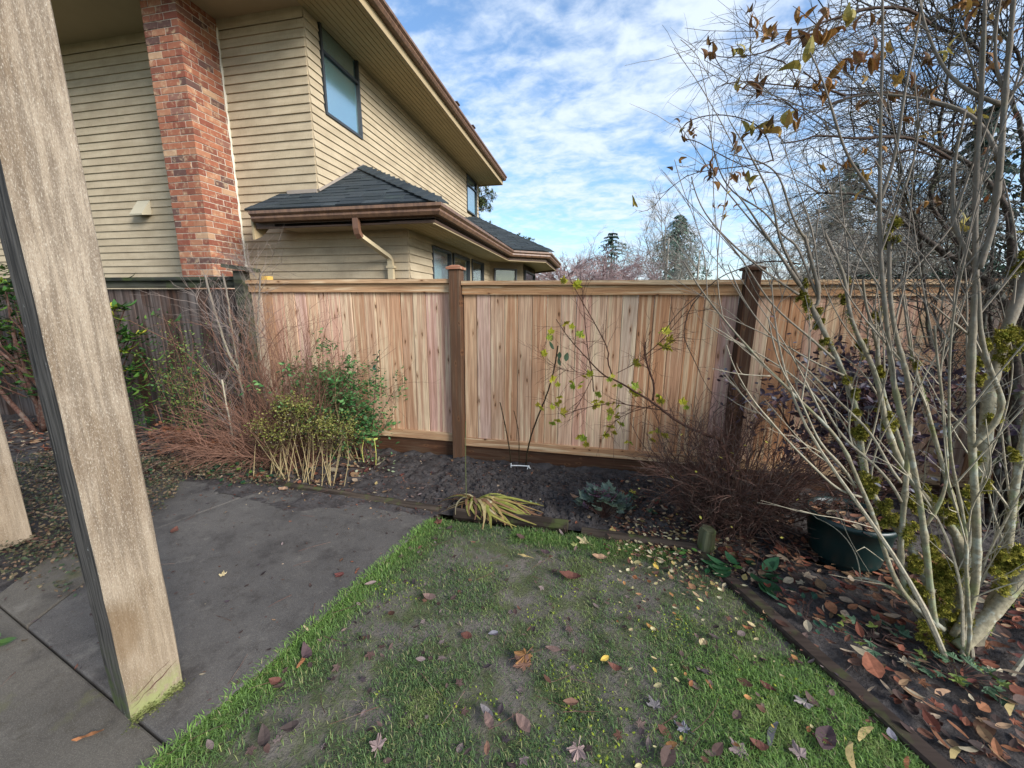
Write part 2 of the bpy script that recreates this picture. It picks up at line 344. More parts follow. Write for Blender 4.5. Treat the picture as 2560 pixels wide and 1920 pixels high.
def vnoise(x, y, sc, seed=0):
    x = np.asarray(x, float)*sc; y = np.asarray(y, float)*sc; xi = np.floor(x).astype(np.int64); yi = np.floor(y).astype(np.int64); fx = x-xi; fy = y-yi
    fx = fx*fx*(3-2*fx); fy = fy*fy*(3-2*fy)
    def h(a, b):
        n = (a*374761393+b*668265263+seed*974711) & 0x7fffffff; n = ((n ^ (n >> 13))*1274126177) & 0x7fffffff; return ((n ^ (n >> 16)) & 0xffff)/65535.
    return (h(xi, yi)*(1-fx)+h(xi+1, yi)*fx)*(1-fy)+(h(xi, yi+1)*(1-fx)+h(xi+1, yi+1)*fx)*fy
def fbm(x, y, sc, o=4, seed=0):
    r = 0; a = .5
    for i in range(o): r = r+a*vnoise(x, y, sc*2**i, seed+i); a *= .5
    return r
def inside(x, y, poly):
    r = np.zeros(len(x), bool); n = len(poly)
    for i in range(n):
        (x1, y1), (x2, y2) = poly[i], poly[(i+1) % n]
        if y1 == y2: continue
        r ^= ((y1 > y) != (y2 > y)) & (x < (x2-x1)*(y-y1)/(y2-y1)+x1)
    return r
def shade(c, k): return tuple(min(1, q*k) for q in c[:3])
def cmix(a, b, t): return tuple(p*(1-t)+q*t for p, q in zip(a[:3], b[:3]))

# leaf blanks, length 1 along +Y, lying in XY
def leaf_oval(w=.32, fold=.10, curl=.12, n=5):
    v = []; f = []
    for i in range(n+1):
        t = i/n; ww = w*math.sin(math.pi*min(1, (t*.94+.03)))**.8*(1.05-.35*t); z = curl*(t-.45)**2*2
        v += [(-ww, t, z+fold*ww*2.2), (0, t, z), (ww, t, z+fold*ww*2.2)]
    for i in range(n):
        a = i*3; f += [(a, a+1, a+4, a+3), (a+1, a+2, a+5, a+4)]
    return v, f
def leaf_maple(lob=5, depth=.52, curl=.12, seed=0):
    q = random.Random(seed); ang = [R_(a) for a in (-128, -62, 0, 62, 128)] if lob == 5 else [R_(a) for a in (-75, 0, 75)]
    ln = [.55, .85, 1.0, .85, .55] if lob == 5 else [.8, 1.0, .8]; out = []
    for i, (a, l) in enumerate(zip(ang, ln)):
        out += [(a-.36, l*.70), (a-.2, l*.74), (a-.15, l*.88), (a, l), (a+.15, l*.86), (a+.2, l*.74), (a+.36, l*.68)]
        if i < len(ang)-1: out.append(((a+ang[i+1])/2, depth*.85))
    out = [(-math.pi*.97, .12)] + out + [(math.pi*.97, .12)]
    v = [(0, .12, 0)]
    for a, l in out: v.append((math.sin(a)*l*.62, .15+math.cos(a)*l*.66, curl*(l*l)*(q.uniform(.2, 1.1))+q.uniform(-.03, .03)))
    f = [(0, i+1, i) for i in range(1, len(v)-1)]
    v += [(-.012, .02, .0), (.012, .02, .0), (.02, -.4, .06), (0, -.4, .06)]; k = len(v)-4; f += [(k, k+3, k+2, k+1)]
    return v, f
def leaf_long(w=.09, curl=.25, n=6, twist=.3):
    v = []; f = []
    for i in range(n+1):
        t = i/n; ww = w*(math.sin(math.pi*(t*.9+.06))**.6); a = twist*(t-.5); z = curl*(t-.4)**2
        v += [(-ww*math.cos(a)+.05*math.sin(t*4), t, z-ww*math.sin(a)), (ww*math.cos(a)+.05*math.sin(t*4), t, z+ww*math.sin(a))]
    for i in range(n): a = i*2; f.append((a, a+1, a+3, a+2))
    return v, f
OV = leaf_oval(); OVN = leaf_oval(.22, .12, .2); OVR = leaf_oval(.42, .06, .15, 4); MP = leaf_maple(); MP3 = leaf_maple(3); LG = leaf_long(); TINY = ([(-.3, .5, .06), (0, 0, 0), (.3, .5, .06), (0, 1, -.02)], [(0, 1, 2), (0, 2, 3)])
def put(mb, blank, p, size, rz=None, rx=0., ry=0., color=(.2, .2, .1)):
    rz = U(0, 6.283) if rz is None else rz
    m = Euler((rx, ry, rz), 'XYZ').to_matrix()*size; P = Vector(p)
    mb.add([P+m@Vector(q) for q in blank[0]], blank[1], color)
def walk(p, d, L, n, wob, grav, r0, r1):
    p = Vector(p); d = Vector(d).normalized(); o = [(p.x, p.y, p.z, r0)]; st = L/n
    for i in range(n):
        d = (d+Vector((U(-wob, wob), U(-wob, wob), U(-wob, wob)))+Vector((0, 0, grav))).normalized(); p = p+d*st
        o.append((p.x, p.y, p.z, r0+(r1-r0)*(i+1)/n))
    return o
def rdir(d, ang):
    d = Vector(d).normalized(); a = d.orthogonal().normalized(); a.rotate(Matrix.Rotation(U(0, 6.283), 3, d)); return (d*math.cos(ang)+a*math.sin(ang)).normalized()
def sprout(mb, line, count, lr, ang, r, grav=0., wob=.2, depth=0, sides=3, t0=.15, n=4, sub=3, tips=None, flat=None):
    k = len(line)
    for _ in range(count):
        t = U(t0, 1)*(k-1.001); i = int(t); a, b = Vector(line[i][:3]), Vector(line[i+1][:3]); p = a.lerp(b, t-i); d = (b-a)
        if d.length < 1e-6: continue
        d = rdir(d, U(ang*.6, ang*1.3))
        if flat: d.z *= flat
        L = U(*lr); ln = walk(p, d, L, n, wob, grav, min(r, line[i][3]*.8+.0003), r*.35); mb.tube(ln, sides, cap=False)
        if tips is not None: tips.append(ln[-1][:3])
        if depth: sprout(mb, ln, sub, (lr[0]*.45, lr[1]*.5), ang, r*.6, grav, wob, depth-1, 3, .2, max(2, n-1), sub, tips, flat)

# ------------------------------------------------------------------ traced garden plants, world coordinates in metres (x, y, z, radius)
STEMS=[[(1.703,1.97,0.061,0.03),(1.668,1.995,0.172,0.0291),(1.625,2.027,0.314,0.028),(1.577,2.055,0.433,0.0271),(1.529,2.078,0.524,0.0263),(1.487,2.09,0.545,0.0259),(1.428,2.11,0.612,0.0252),(1.386,2.127,0.676,0.0246),(1.356,2.143,0.751,0.0241),(1.341,2.161,0.844,0.0235),(1.332,2.181,0.945,0.0228),(1.319,2.204,1.062,0.022),(1.307,2.213,1.109,0.0217),(1.281,2.229,1.185,0.0211),(1.244,2.247,1.267,0.0205),(1.2,2.267,1.362,0.0198),(1.16,2.288,1.458,0.0191),(1.123,2.303,1.529,0.0186),(1.073,2.321,1.607,0.018),(1.04,2.335,1.673,0.0175),(1.024,2.35,1.752,0.017)],[(1.771,1.99,0.047,0.034),(1.777,2.03,0.233,0.0319),(1.785,2.055,0.346,0.0306),(1.78,2.087,0.494,0.0289),(1.753,2.108,0.579,0.0279),(1.689,2.13,0.625,0.0267),(1.642,2.146,0.662,0.0259),(1.58,2.166,0.713,0.0248),(1.538,2.188,0.801,0.0237),(1.494,2.213,0.905,0.0224),(1.463,2.238,1.021,0.0211),(1.43,2.263,1.137,0.0198),(1.434,2.283,1.235,0.0187),(1.403,2.298,1.298,0.0179),(1.368,2.313,1.362,0.0171),(1.338,2.326,1.413,0.0165),(1.289,2.347,1.504,0.0154),(1.262,2.365,1.589,0.0144),(1.27,2.377,1.648,0.0138),(1.271,2.398,1.754,0.0127),(1.248,2.406,1.78,0.0123),(1.204,2.424,1.861,0.0114),(1.151,2.45,1.982,0.01)],[(1.586,2.25,0.831,0.018),(1.571,2.271,0.933,0.0174),(1.52,2.294,1.032,0.0168),(1.469,2.322,1.161,0.0161),(1.442,2.342,1.259,0.0156),(1.441,2.367,1.392,0.0149),(1.441,2.387,1.491,0.0143),(1.429,2.4,1.557,0.014)],[(1.631,1.93,0.128,0.022),(1.6,1.932,0.198,0.0216),(1.573,1.934,0.318,0.021),(1.527,1.939,0.514,0.02),(1.484,1.942,0.665,0.0192),(1.441,1.946,0.813,0.0184),(1.393,1.949,0.958,0.0176),(1.358,1.952,1.064,0.017),(1.329,1.954,1.134,0.0166),(1.295,1.955,1.203,0.0162),(1.277,1.957,1.261,0.0159),(1.24,1.96,1.401,0.015),(1.223,1.963,1.484,0.0146),(1.192,1.966,1.619,0.0137),(1.162,1.969,1.725,0.0131),(1.122,1.975,1.932,0.0118),(1.105,1.979,2.075,0.0109),(1.067,1.986,2.326,0.0092),(1.037,1.994,2.59,0.0073),(1.007,2.0,2.774,0.006)],[(1.654,1.95,0.078,0.021),(1.57,1.966,0.144,0.0205),(1.527,1.976,0.206,0.0202),(1.488,1.994,0.343,0.0196),(1.47,2.008,0.458,0.0192),(1.472,2.022,0.576,0.0187),(1.469,2.041,0.729,0.0181),(1.465,2.055,0.843,0.0176),(1.46,2.069,0.956,0.0172),(1.455,2.084,1.067,0.0167),(1.452,2.096,1.161,0.0163),(1.455,2.106,1.239,0.016),(1.399,2.123,1.356,0.0155),(1.358,2.139,1.474,0.015),(1.329,2.158,1.621,0.0143),(1.319,2.166,1.68,0.0141),(1.308,2.174,1.738,0.0138),(1.312,2.183,1.808,0.0135),(1.3,2.193,1.884,0.0132),(1.298,2.2,1.936,0.013)],[(1.655,1.93,0.133,0.019),(1.586,1.932,0.177,0.0184),(1.516,1.934,0.223,0.0177),(1.464,1.936,0.272,0.0172),(1.419,1.938,0.356,0.0166),(1.375,1.941,0.473,0.0158),(1.336,1.943,0.564,0.0151),(1.293,1.946,0.678,0.0143),(1.243,1.948,0.759,0.0137),(1.225,1.949,0.796,0.0134),(1.193,1.95,0.847,0.013),(1.17,1.952,0.913,0.0125),(1.142,1.953,0.979,0.012),(1.095,1.955,1.043,0.0115),(1.032,1.957,1.091,0.0109),(0.954,1.959,1.152,0.0102),(0.932,1.96,1.181,0.0099),(0.882,1.962,1.227,0.0094),(0.793,1.965,1.302,0.0086),(0.725,1.967,1.377,0.0078),(0.652,1.97,1.452,0.0071),(0.559,1.973,1.563,0.0061),(0.48,1.976,1.644,0.0053),(0.429,1.978,1.714,0.0047),(0.383,1.98,1.795,0.004)],[(1.697,1.93,0.106,0.026),(1.717,1.928,0.181,0.0255),(1.739,1.926,0.246,0.0251),(1.732,1.924,0.355,0.0245),(1.7,1.92,0.513,0.0236),(1.666,1.916,0.666,0.0226),(1.625,1.912,0.813,0.0217),(1.595,1.909,0.92,0.021),(1.563,1.906,1.04,0.0202),(1.535,1.903,1.142,0.0195),(1.521,1.9,1.23,0.0189),(1.502,1.898,1.284,0.0185),(1.474,1.895,1.39,0.0177),(1.463,1.892,1.494,0.017),(1.449,1.889,1.595,0.0162),(1.431,1.886,1.694,0.0154),(1.423,1.884,1.747,0.015),(1.401,1.882,1.813,0.0145),(1.373,1.878,1.907,0.0137),(1.338,1.871,2.111,0.012),(1.314,1.866,2.234,0.0109),(1.295,1.862,2.352,0.0098),(1.269,1.856,2.489,0.0085),(1.236,1.85,2.637,0.007)],[(1.83,2.05,0.001,0.05),(1.838,2.104,0.229,0.0482),(1.84,2.157,0.456,0.0464),(1.854,2.202,0.649,0.0449),(1.905,2.235,0.783,0.0438),(1.914,2.277,0.959,0.0424),(1.928,2.321,1.152,0.041),(1.922,2.336,1.215,0.0405),(1.951,2.367,1.342,0.0394),(1.992,2.398,1.469,0.0384),(2.016,2.428,1.595,0.0374),(2.072,2.465,1.74,0.0362),(2.118,2.5,1.879,0.035)],[(1.706,1.9,0.069,0.05),(1.778,1.93,0.124,0.0485),(1.849,1.968,0.214,0.0466),(1.92,2.004,0.298,0.0448),(2.006,2.049,0.404,0.0426),(2.099,2.1,0.531,0.04)],[(1.862,2.0,0.127,0.03),(1.943,2.058,0.37,0.0277),(1.951,2.091,0.516,0.0264),(1.959,2.124,0.662,0.025),(1.974,2.158,0.809,0.0237),(1.988,2.191,0.956,0.0224),(2.004,2.216,1.066,0.0213),(2.024,2.25,1.213,0.02)],[(1.696,1.85,0.083,0.011),(1.703,1.848,0.128,0.0108),(1.668,1.842,0.25,0.0105),(1.62,1.835,0.407,0.0099),(1.576,1.828,0.543,0.0095),(1.576,1.825,0.613,0.0092),(1.559,1.821,0.687,0.009),(1.517,1.815,0.793,0.0086),(1.46,1.809,0.895,0.0081),(1.424,1.804,0.984,0.0078),(1.387,1.797,1.117,0.0073),(1.369,1.791,1.215,0.0069),(1.342,1.785,1.325,0.0064),(1.308,1.776,1.475,0.0058),(1.291,1.77,1.571,0.0054),(1.284,1.763,1.665,0.0049),(1.279,1.756,1.777,0.0044),(1.279,1.75,1.856,0.004)],[(1.507,1.95,0.632,0.011),(1.54,1.936,0.753,0.0103),(1.544,1.929,0.825,0.0099),(1.522,1.921,0.908,0.0095),(1.466,1.905,1.053,0.0088),(1.414,1.886,1.227,0.0078),(1.392,1.88,1.283,0.0075),(1.35,1.867,1.39,0.0069),(1.318,1.859,1.457,0.0064),(1.303,1.85,1.529,0.006)],[(1.777,2.05,0.305,0.022),(1.797,2.107,0.483,0.02),(1.778,2.153,0.623,0.0183),(1.751,2.182,0.707,0.0173),(1.723,2.225,0.837,0.0158),(1.694,2.267,0.97,0.0143),(1.664,2.318,1.137,0.0125),(1.664,2.319,1.138,0.0125),(1.639,2.348,1.233,0.0114),(1.612,2.377,1.328,0.0104),(1.591,2.397,1.393,0.0097),(1.597,2.425,1.492,0.0087),(1.575,2.463,1.624,0.0073),(1.563,2.5,1.759,0.006)]]
BR=[[(1.241,1.95,0.742,0.008),(1.167,1.946,0.751,0.0076),(1.117,1.943,0.779,0.0073),(1.029,1.937,0.867,0.0067),(0.953,1.932,0.933,0.0062),(0.876,1.926,1.005,0.0056),(0.808,1.921,1.092,0.0051),(0.753,1.917,1.133,0.0047),(0.68,1.911,1.234,0.0041),(0.632,1.907,1.31,0.0037),(0.604,1.904,1.363,0.0034),(0.58,1.9,1.427,0.003)],[(0.796,1.96,1.286,0.005),(0.646,1.925,1.29,0.0033),(0.537,1.9,1.319,0.002)],[(1.215,1.96,0.781,0.008),(1.167,1.954,0.866,0.0075),(1.09,1.948,0.931,0.007),(1.044,1.944,0.967,0.0066),(1.009,1.94,1.019,0.0063),(0.96,1.933,1.115,0.0058),(0.925,1.929,1.173,0.0054),(0.904,1.925,1.219,0.0051),(0.835,1.919,1.288,0.0046),(0.805,1.915,1.346,0.0042),(0.763,1.907,1.449,0.0036),(0.732,1.9,1.55,0.003)],[(1.449,2.05,0.788,0.009),(1.384,2.054,0.86,0.0086),(1.338,2.058,0.958,0.0081),(1.288,2.061,1.039,0.0077),(1.209,2.065,1.102,0.0072),(1.135,2.069,1.167,0.0067),(1.021,2.075,1.286,0.006),(0.887,2.082,1.399,0.0052),(0.844,2.084,1.441,0.0049),(0.761,2.089,1.532,0.0044),(0.684,2.093,1.623,0.0038),(0.647,2.097,1.708,0.0034),(0.605,2.1,1.792,0.003)],[(1.444,2.02,0.705,0.009),(1.403,2.022,0.788,0.0086),(1.327,2.025,0.867,0.0081),(1.263,2.027,0.915,0.0077),(1.212,2.028,0.958,0.0073),(1.146,2.03,1.007,0.0069),(1.076,2.034,1.141,0.0062),(0.989,2.037,1.23,0.0057),(0.881,2.04,1.311,0.005),(0.775,2.043,1.375,0.0044),(0.686,2.045,1.422,0.0039),(0.598,2.048,1.45,0.0034),(0.523,2.05,1.511,0.003)],[(1.56,1.9,1.034,0.014),(1.605,1.898,1.094,0.0135),(1.623,1.896,1.157,0.013),(1.624,1.895,1.217,0.0126),(1.615,1.894,1.259,0.0124),(1.549,1.891,1.341,0.0117),(1.519,1.889,1.419,0.0112),(1.477,1.886,1.51,0.0106),(1.441,1.882,1.669,0.0096),(1.413,1.88,1.751,0.009)],[(1.421,1.88,1.749,0.016),(1.43,1.874,1.812,0.0154),(1.425,1.867,1.903,0.0147),(1.425,1.867,1.903,0.0147),(1.399,1.854,2.053,0.0134),(1.381,1.845,2.149,0.0125),(1.349,1.833,2.288,0.0113),(1.325,1.822,2.398,0.0102),(1.3,1.809,2.523,0.0089),(1.282,1.8,2.607,0.008)],[(1.1,1.98,2.031,0.008),(1.087,1.977,2.053,0.0078),(0.976,1.959,2.16,0.0067),(0.909,1.943,2.267,0.0057),(0.86,1.928,2.371,0.0047),(0.807,1.912,2.471,0.0038),(0.75,1.9,2.545,0.003)],[(1.113,1.98,2.019,0.01),(1.136,1.983,2.12,0.0092),(1.142,1.986,2.24,0.0083),(1.136,1.989,2.374,0.0072),(1.133,1.991,2.453,0.0066),(1.141,1.994,2.529,0.0059),(1.145,1.998,2.678,0.0047),(1.142,2.0,2.756,0.004)],[(1.015,2.3,1.698,0.012),(0.879,2.265,1.86,0.0092),(0.773,2.238,1.975,0.007),(0.699,2.216,2.072,0.0053),(0.634,2.2,2.131,0.004)],[(1.021,2.34,1.738,0.01),(0.939,2.321,1.847,0.0089),(0.867,2.3,1.971,0.0077),(0.837,2.278,2.101,0.0065),(0.739,2.253,2.234,0.005),(0.641,2.225,2.374,0.0034),(0.563,2.208,2.45,0.0025),(0.549,2.2,2.491,0.002)],[(1.02,2.32,1.659,0.008),(0.828,2.289,1.775,0.0067),(0.728,2.271,1.851,0.006),(0.609,2.25,1.945,0.0051),(0.558,2.239,2.0,0.0046),(0.495,2.227,2.055,0.0041),(0.447,2.211,2.15,0.0035),(0.425,2.2,2.215,0.003)],[(1.194,2.25,1.337,0.008),(1.06,2.232,1.447,0.0071),(0.963,2.219,1.517,0.0065),(0.839,2.202,1.618,0.0056),(0.793,2.194,1.681,0.0052),(0.716,2.18,1.792,0.0045),(0.604,2.162,1.913,0.0036),(0.53,2.15,1.984,0.003)],[(1.219,2.2,1.267,0.006),(1.089,2.182,1.317,0.0053),(1.022,2.172,1.355,0.0049),(0.869,2.15,1.443,0.004),(0.772,2.136,1.486,0.0034),(0.605,2.112,1.554,0.0025),(0.521,2.1,1.591,0.002)],[(1.086,2.35,1.607,0.014),(1.139,2.347,1.561,0.0134),(1.132,2.344,1.66,0.0126),(1.052,2.336,1.847,0.011),(0.992,2.33,2.003,0.0096),(1.032,2.326,1.887,0.0086),(0.916,2.317,2.072,0.0068),(0.859,2.311,2.238,0.0053),(0.792,2.307,2.288,0.0046),(0.609,2.3,2.337,0.003)],[(1.131,2.35,1.628,0.008),(1.036,2.342,1.809,0.0072),(0.958,2.335,1.968,0.0065),(0.94,2.332,1.89,0.0062),(0.824,2.323,2.077,0.0053),(0.633,2.315,2.154,0.0045),(0.561,2.308,2.295,0.0038),(0.53,2.304,2.377,0.0034),(0.503,2.3,2.472,0.003)],[(1.237,2.05,1.653,0.004),(1.321,2.028,1.723,0.0031),(1.405,2.0,1.823,0.002)],[(1.457,1.9,1.494,0.006),(1.336,1.845,1.56,0.0044),(1.24,1.8,1.614,0.003)],[(1.434,1.9,1.753,0.012),(1.374,1.908,1.832,0.0109),(1.326,1.915,1.915,0.0098),(1.305,1.938,2.186,0.0067),(1.32,1.95,2.321,0.005)],[(1.336,1.9,2.275,0.007),(1.299,1.879,2.397,0.0053),(1.243,1.869,2.443,0.0045),(1.183,1.85,2.544,0.003)],[(1.361,1.86,2.299,0.01),(1.288,1.877,2.336,0.0089),(1.225,1.892,2.396,0.0079),(1.187,1.902,2.448,0.0072),(1.154,1.917,2.53,0.0062),(1.11,1.937,2.645,0.0049),(1.1,1.95,2.724,0.004)],[(1.349,1.84,2.328,0.008),(1.306,1.833,2.374,0.0071),(1.267,1.822,2.461,0.0057),(1.256,1.806,2.569,0.0037),(1.247,1.8,2.608,0.003)],[(1.354,1.84,2.313,0.008),(1.376,1.816,2.35,0.0056),(1.394,1.8,2.366,0.004)],[(1.421,1.9,2.135,0.012),(1.41,1.948,2.233,0.0109),(1.38,2.005,2.345,0.0096),(1.308,2.067,2.399,0.0082),(1.238,2.122,2.457,0.007),(1.15,2.184,2.504,0.0056),(1.1,2.218,2.518,0.0049),(1.025,2.266,2.529,0.0038),(1.007,2.3,2.484,0.003)],[(1.67,1.87,0.347,0.004),(1.707,1.843,0.423,0.0036),(1.736,1.823,0.467,0.0033),(1.77,1.8,0.514,0.003)],[(1.555,1.93,0.234,0.015),(1.488,2.001,0.258,0.0121),(1.445,2.043,0.272,0.0104),(1.391,2.085,0.248,0.0086),(1.374,2.1,0.225,0.008)],[(1.4,2.1,0.238,0.004),(1.391,2.129,0.355,0.0034),(1.329,2.16,0.445,0.0028),(1.263,2.183,0.478,0.0023),(1.21,2.2,0.489,0.002)],[(1.439,2.1,0.263,0.003),(1.36,2.15,0.392,0.0023),(1.298,2.2,0.547,0.0015)],[(1.368,1.94,0.439,0.004),(1.31,1.919,0.486,0.003),(1.255,1.9,0.523,0.002)],[(1.431,2.35,1.386,0.01),(1.378,2.333,1.506,0.009),(1.315,2.316,1.622,0.0079),(1.283,2.3,1.728,0.007)],[(1.445,2.0,0.278,0.003),(1.332,1.991,0.283,0.0023),(1.251,1.985,0.301,0.0019),(1.186,1.98,0.307,0.0015)]]
MOSS=[(1.083,2.33,1.607,0.034),(1.122,2.33,1.541,0.032),(1.035,2.33,1.647,0.016),(1.049,2.34,1.712,0.012),(1.156,2.28,1.422,0.018),(1.245,2.22,1.238,0.016),(1.283,2.2,1.178,0.015),(1.294,2.18,1.077,0.022),(1.308,2.16,0.99,0.026),(1.312,2.15,1.0,0.02),(1.343,2.1,0.761,0.03),(1.372,2.1,0.705,0.025),(1.415,2.07,0.624,0.028),(1.442,2.06,0.583,0.028),(1.508,2.03,0.542,0.036),(1.534,2.0,0.397,0.028),(1.538,2.3,1.007,0.02),(1.64,2.15,0.685,0.034),(1.658,2.14,0.658,0.03),(1.685,2.05,0.645,0.034),(1.558,2.1,0.668,0.025),(1.61,2.03,0.506,0.03),(1.636,2.02,0.433,0.036),(1.676,2.02,0.354,0.045),(1.709,2.02,0.377,0.045),(1.648,2.0,0.296,0.04),(1.57,1.97,0.263,0.03),(1.538,1.97,0.3,0.018),(1.654,1.95,0.209,0.026),(1.599,1.93,0.095,0.04),(1.726,1.93,0.113,0.04),(1.736,1.95,0.165,0.03),(1.717,2.05,0.761,0.03),(1.728,2.05,0.675,0.03),(1.808,2.1,0.77,0.02),(1.807,2.15,0.904,0.018),(1.885,1.98,0.508,0.045),(1.864,1.97,0.487,0.032),(1.818,1.95,0.406,0.035),(1.842,1.98,0.493,0.025),(1.891,2.1,0.943,0.016),(1.313,2.2,1.952,0.03),(1.305,2.2,1.884,0.024),(1.427,2.4,1.554,0.026),(1.36,2.35,1.398,0.026),(1.278,2.42,1.636,0.014),(1.281,2.42,1.729,0.012),(1.45,2.32,1.27,0.016),(1.484,2.25,1.022,0.028),(1.914,2.3,1.456,0.045),(1.979,2.4,1.773,0.05),(2.002,2.35,1.473,0.025),(1.837,2.28,1.413,0.02),(1.916,2.28,1.372,0.03),(1.821,2.15,1.089,0.02),(1.754,2.2,1.34,0.014),(1.763,2.18,1.27,0.012),(1.581,2.3,1.312,0.012),(1.466,2.3,1.103,0.016)]
VINE=[[(1.388,2.35,2.829,0.007),(1.344,2.343,2.858,0.0068),(1.262,2.331,2.895,0.0064),(1.119,2.31,2.899,0.0057),(1.029,2.296,2.873,0.0052),(0.907,2.277,2.842,0.0046),(0.94,2.27,2.805,0.0043),(0.824,2.253,2.785,0.0038),(0.762,2.243,2.763,0.0034),(0.702,2.232,2.729,0.0031),(0.606,2.218,2.714,0.0026),(0.514,2.206,2.714,0.0022),(0.474,2.2,2.724,0.002)],[(0.474,2.2,2.724,0.002),(0.504,2.2,2.679,0.0018),(0.54,2.2,2.633,0.0016),(0.545,2.2,2.605,0.0015)],[(1.105,2.35,2.572,0.005),(1.018,2.331,2.596,0.0046),(0.959,2.318,2.62,0.0043),(0.991,2.308,2.588,0.004),(0.895,2.287,2.599,0.0035),(0.792,2.265,2.604,0.003),(0.64,2.232,2.618,0.0022),(0.546,2.211,2.611,0.0018),(0.52,2.205,2.598,0.0016),(0.5,2.2,2.594,0.0015)],[(0.628,2.2,2.604,0.002),(0.629,2.186,2.688,0.0017),(0.597,2.161,2.832,0.0012),(0.613,2.15,2.884,0.001)],[(0.68,2.2,2.608,0.002),(0.677,2.2,2.685,0.001)],[(0.87,2.25,2.48,0.003),(0.807,2.232,2.527,0.0025),(0.739,2.216,2.532,0.002),(0.673,2.2,2.515,0.0015)],[(0.657,2.2,2.544,0.0015),(0.593,2.2,2.552,0.001)],[(0.815,2.3,2.291,0.003),(0.766,2.3,2.419,0.0029),(0.693,2.3,2.477,0.0028),(0.59,2.3,2.511,0.0027),(0.488,2.3,2.519,0.0026),(0.407,2.3,2.499,0.0025),(0.375,2.3,2.461,0.0025),(0.393,2.3,2.419,0.0024),(0.45,2.3,2.408,0.0024),(0.539,2.3,2.355,0.0023),(0.648,2.3,2.294,0.0022),(0.754,2.3,2.247,0.0021),(0.855,2.3,2.235,0.002)],[(0.814,2.3,2.297,0.003),(0.745,2.284,2.276,0.0028),(0.561,2.245,2.255,0.0023),(0.427,2.217,2.234,0.002),(0.345,2.195,2.178,0.0017),(0.298,2.18,2.128,0.0016),(0.244,2.162,2.064,0.0013),(0.187,2.15,2.05,0.0012)],[(0.411,2.2,2.223,0.002),(0.342,2.176,2.172,0.0015),(0.301,2.16,2.137,0.0012),(0.266,2.15,2.129,0.001)],[(0.44,2.2,2.268,0.0015),(0.385,2.186,2.253,0.0011),(0.363,2.18,2.259,0.001)],[(1.624,2.4,2.488,0.008),(1.495,2.39,2.525,0.007),(1.39,2.382,2.562,0.0062),(1.249,2.372,2.582,0.0052),(1.173,2.366,2.58,0.0046),(1.068,2.357,2.553,0.0037),(0.99,2.35,2.506,0.003)],[(1.639,2.45,2.302,0.008),(1.49,2.43,2.384,0.007),(1.366,2.415,2.406,0.0062),(1.22,2.396,2.396,0.0053),(1.012,2.371,2.421,0.004),(0.958,2.363,2.396,0.0036),(0.855,2.35,2.385,0.003)],[(1.621,2.45,2.303,0.005),(1.41,2.434,2.364,0.004),(1.258,2.417,2.233,0.003),(1.036,2.4,2.357,0.002)],[(0.953,2.3,2.821,0.003),(0.833,2.232,2.864,0.0016),(0.776,2.2,2.879,0.001)],[(0.694,2.2,2.695,0.003),(0.8,2.215,2.663,0.0025),(0.865,2.233,2.552,0.002),(0.906,2.25,2.446,0.0015)],[(0.861,2.22,2.63,0.003),(0.929,2.257,2.606,0.0025),(0.992,2.3,2.56,0.002)],[(1.043,2.4,1.815,0.004),(0.954,2.412,1.834,0.0038),(0.859,2.425,1.833,0.0035),(0.776,2.437,1.801,0.0033),(0.679,2.451,1.761,0.003),(0.608,2.463,1.691,0.0027),(0.535,2.475,1.618,0.0025),(0.471,2.486,1.55,0.0023),(0.41,2.5,1.441,0.002)],[(0.605,2.5,1.678,0.003),(0.546,2.516,1.588,0.0028),(0.525,2.533,1.465,0.0025),(0.541,2.544,1.386,0.0023),(0.626,2.564,1.242,0.002),(0.676,2.578,1.143,0.0018),(0.788,2.6,0.994,0.0015)]]
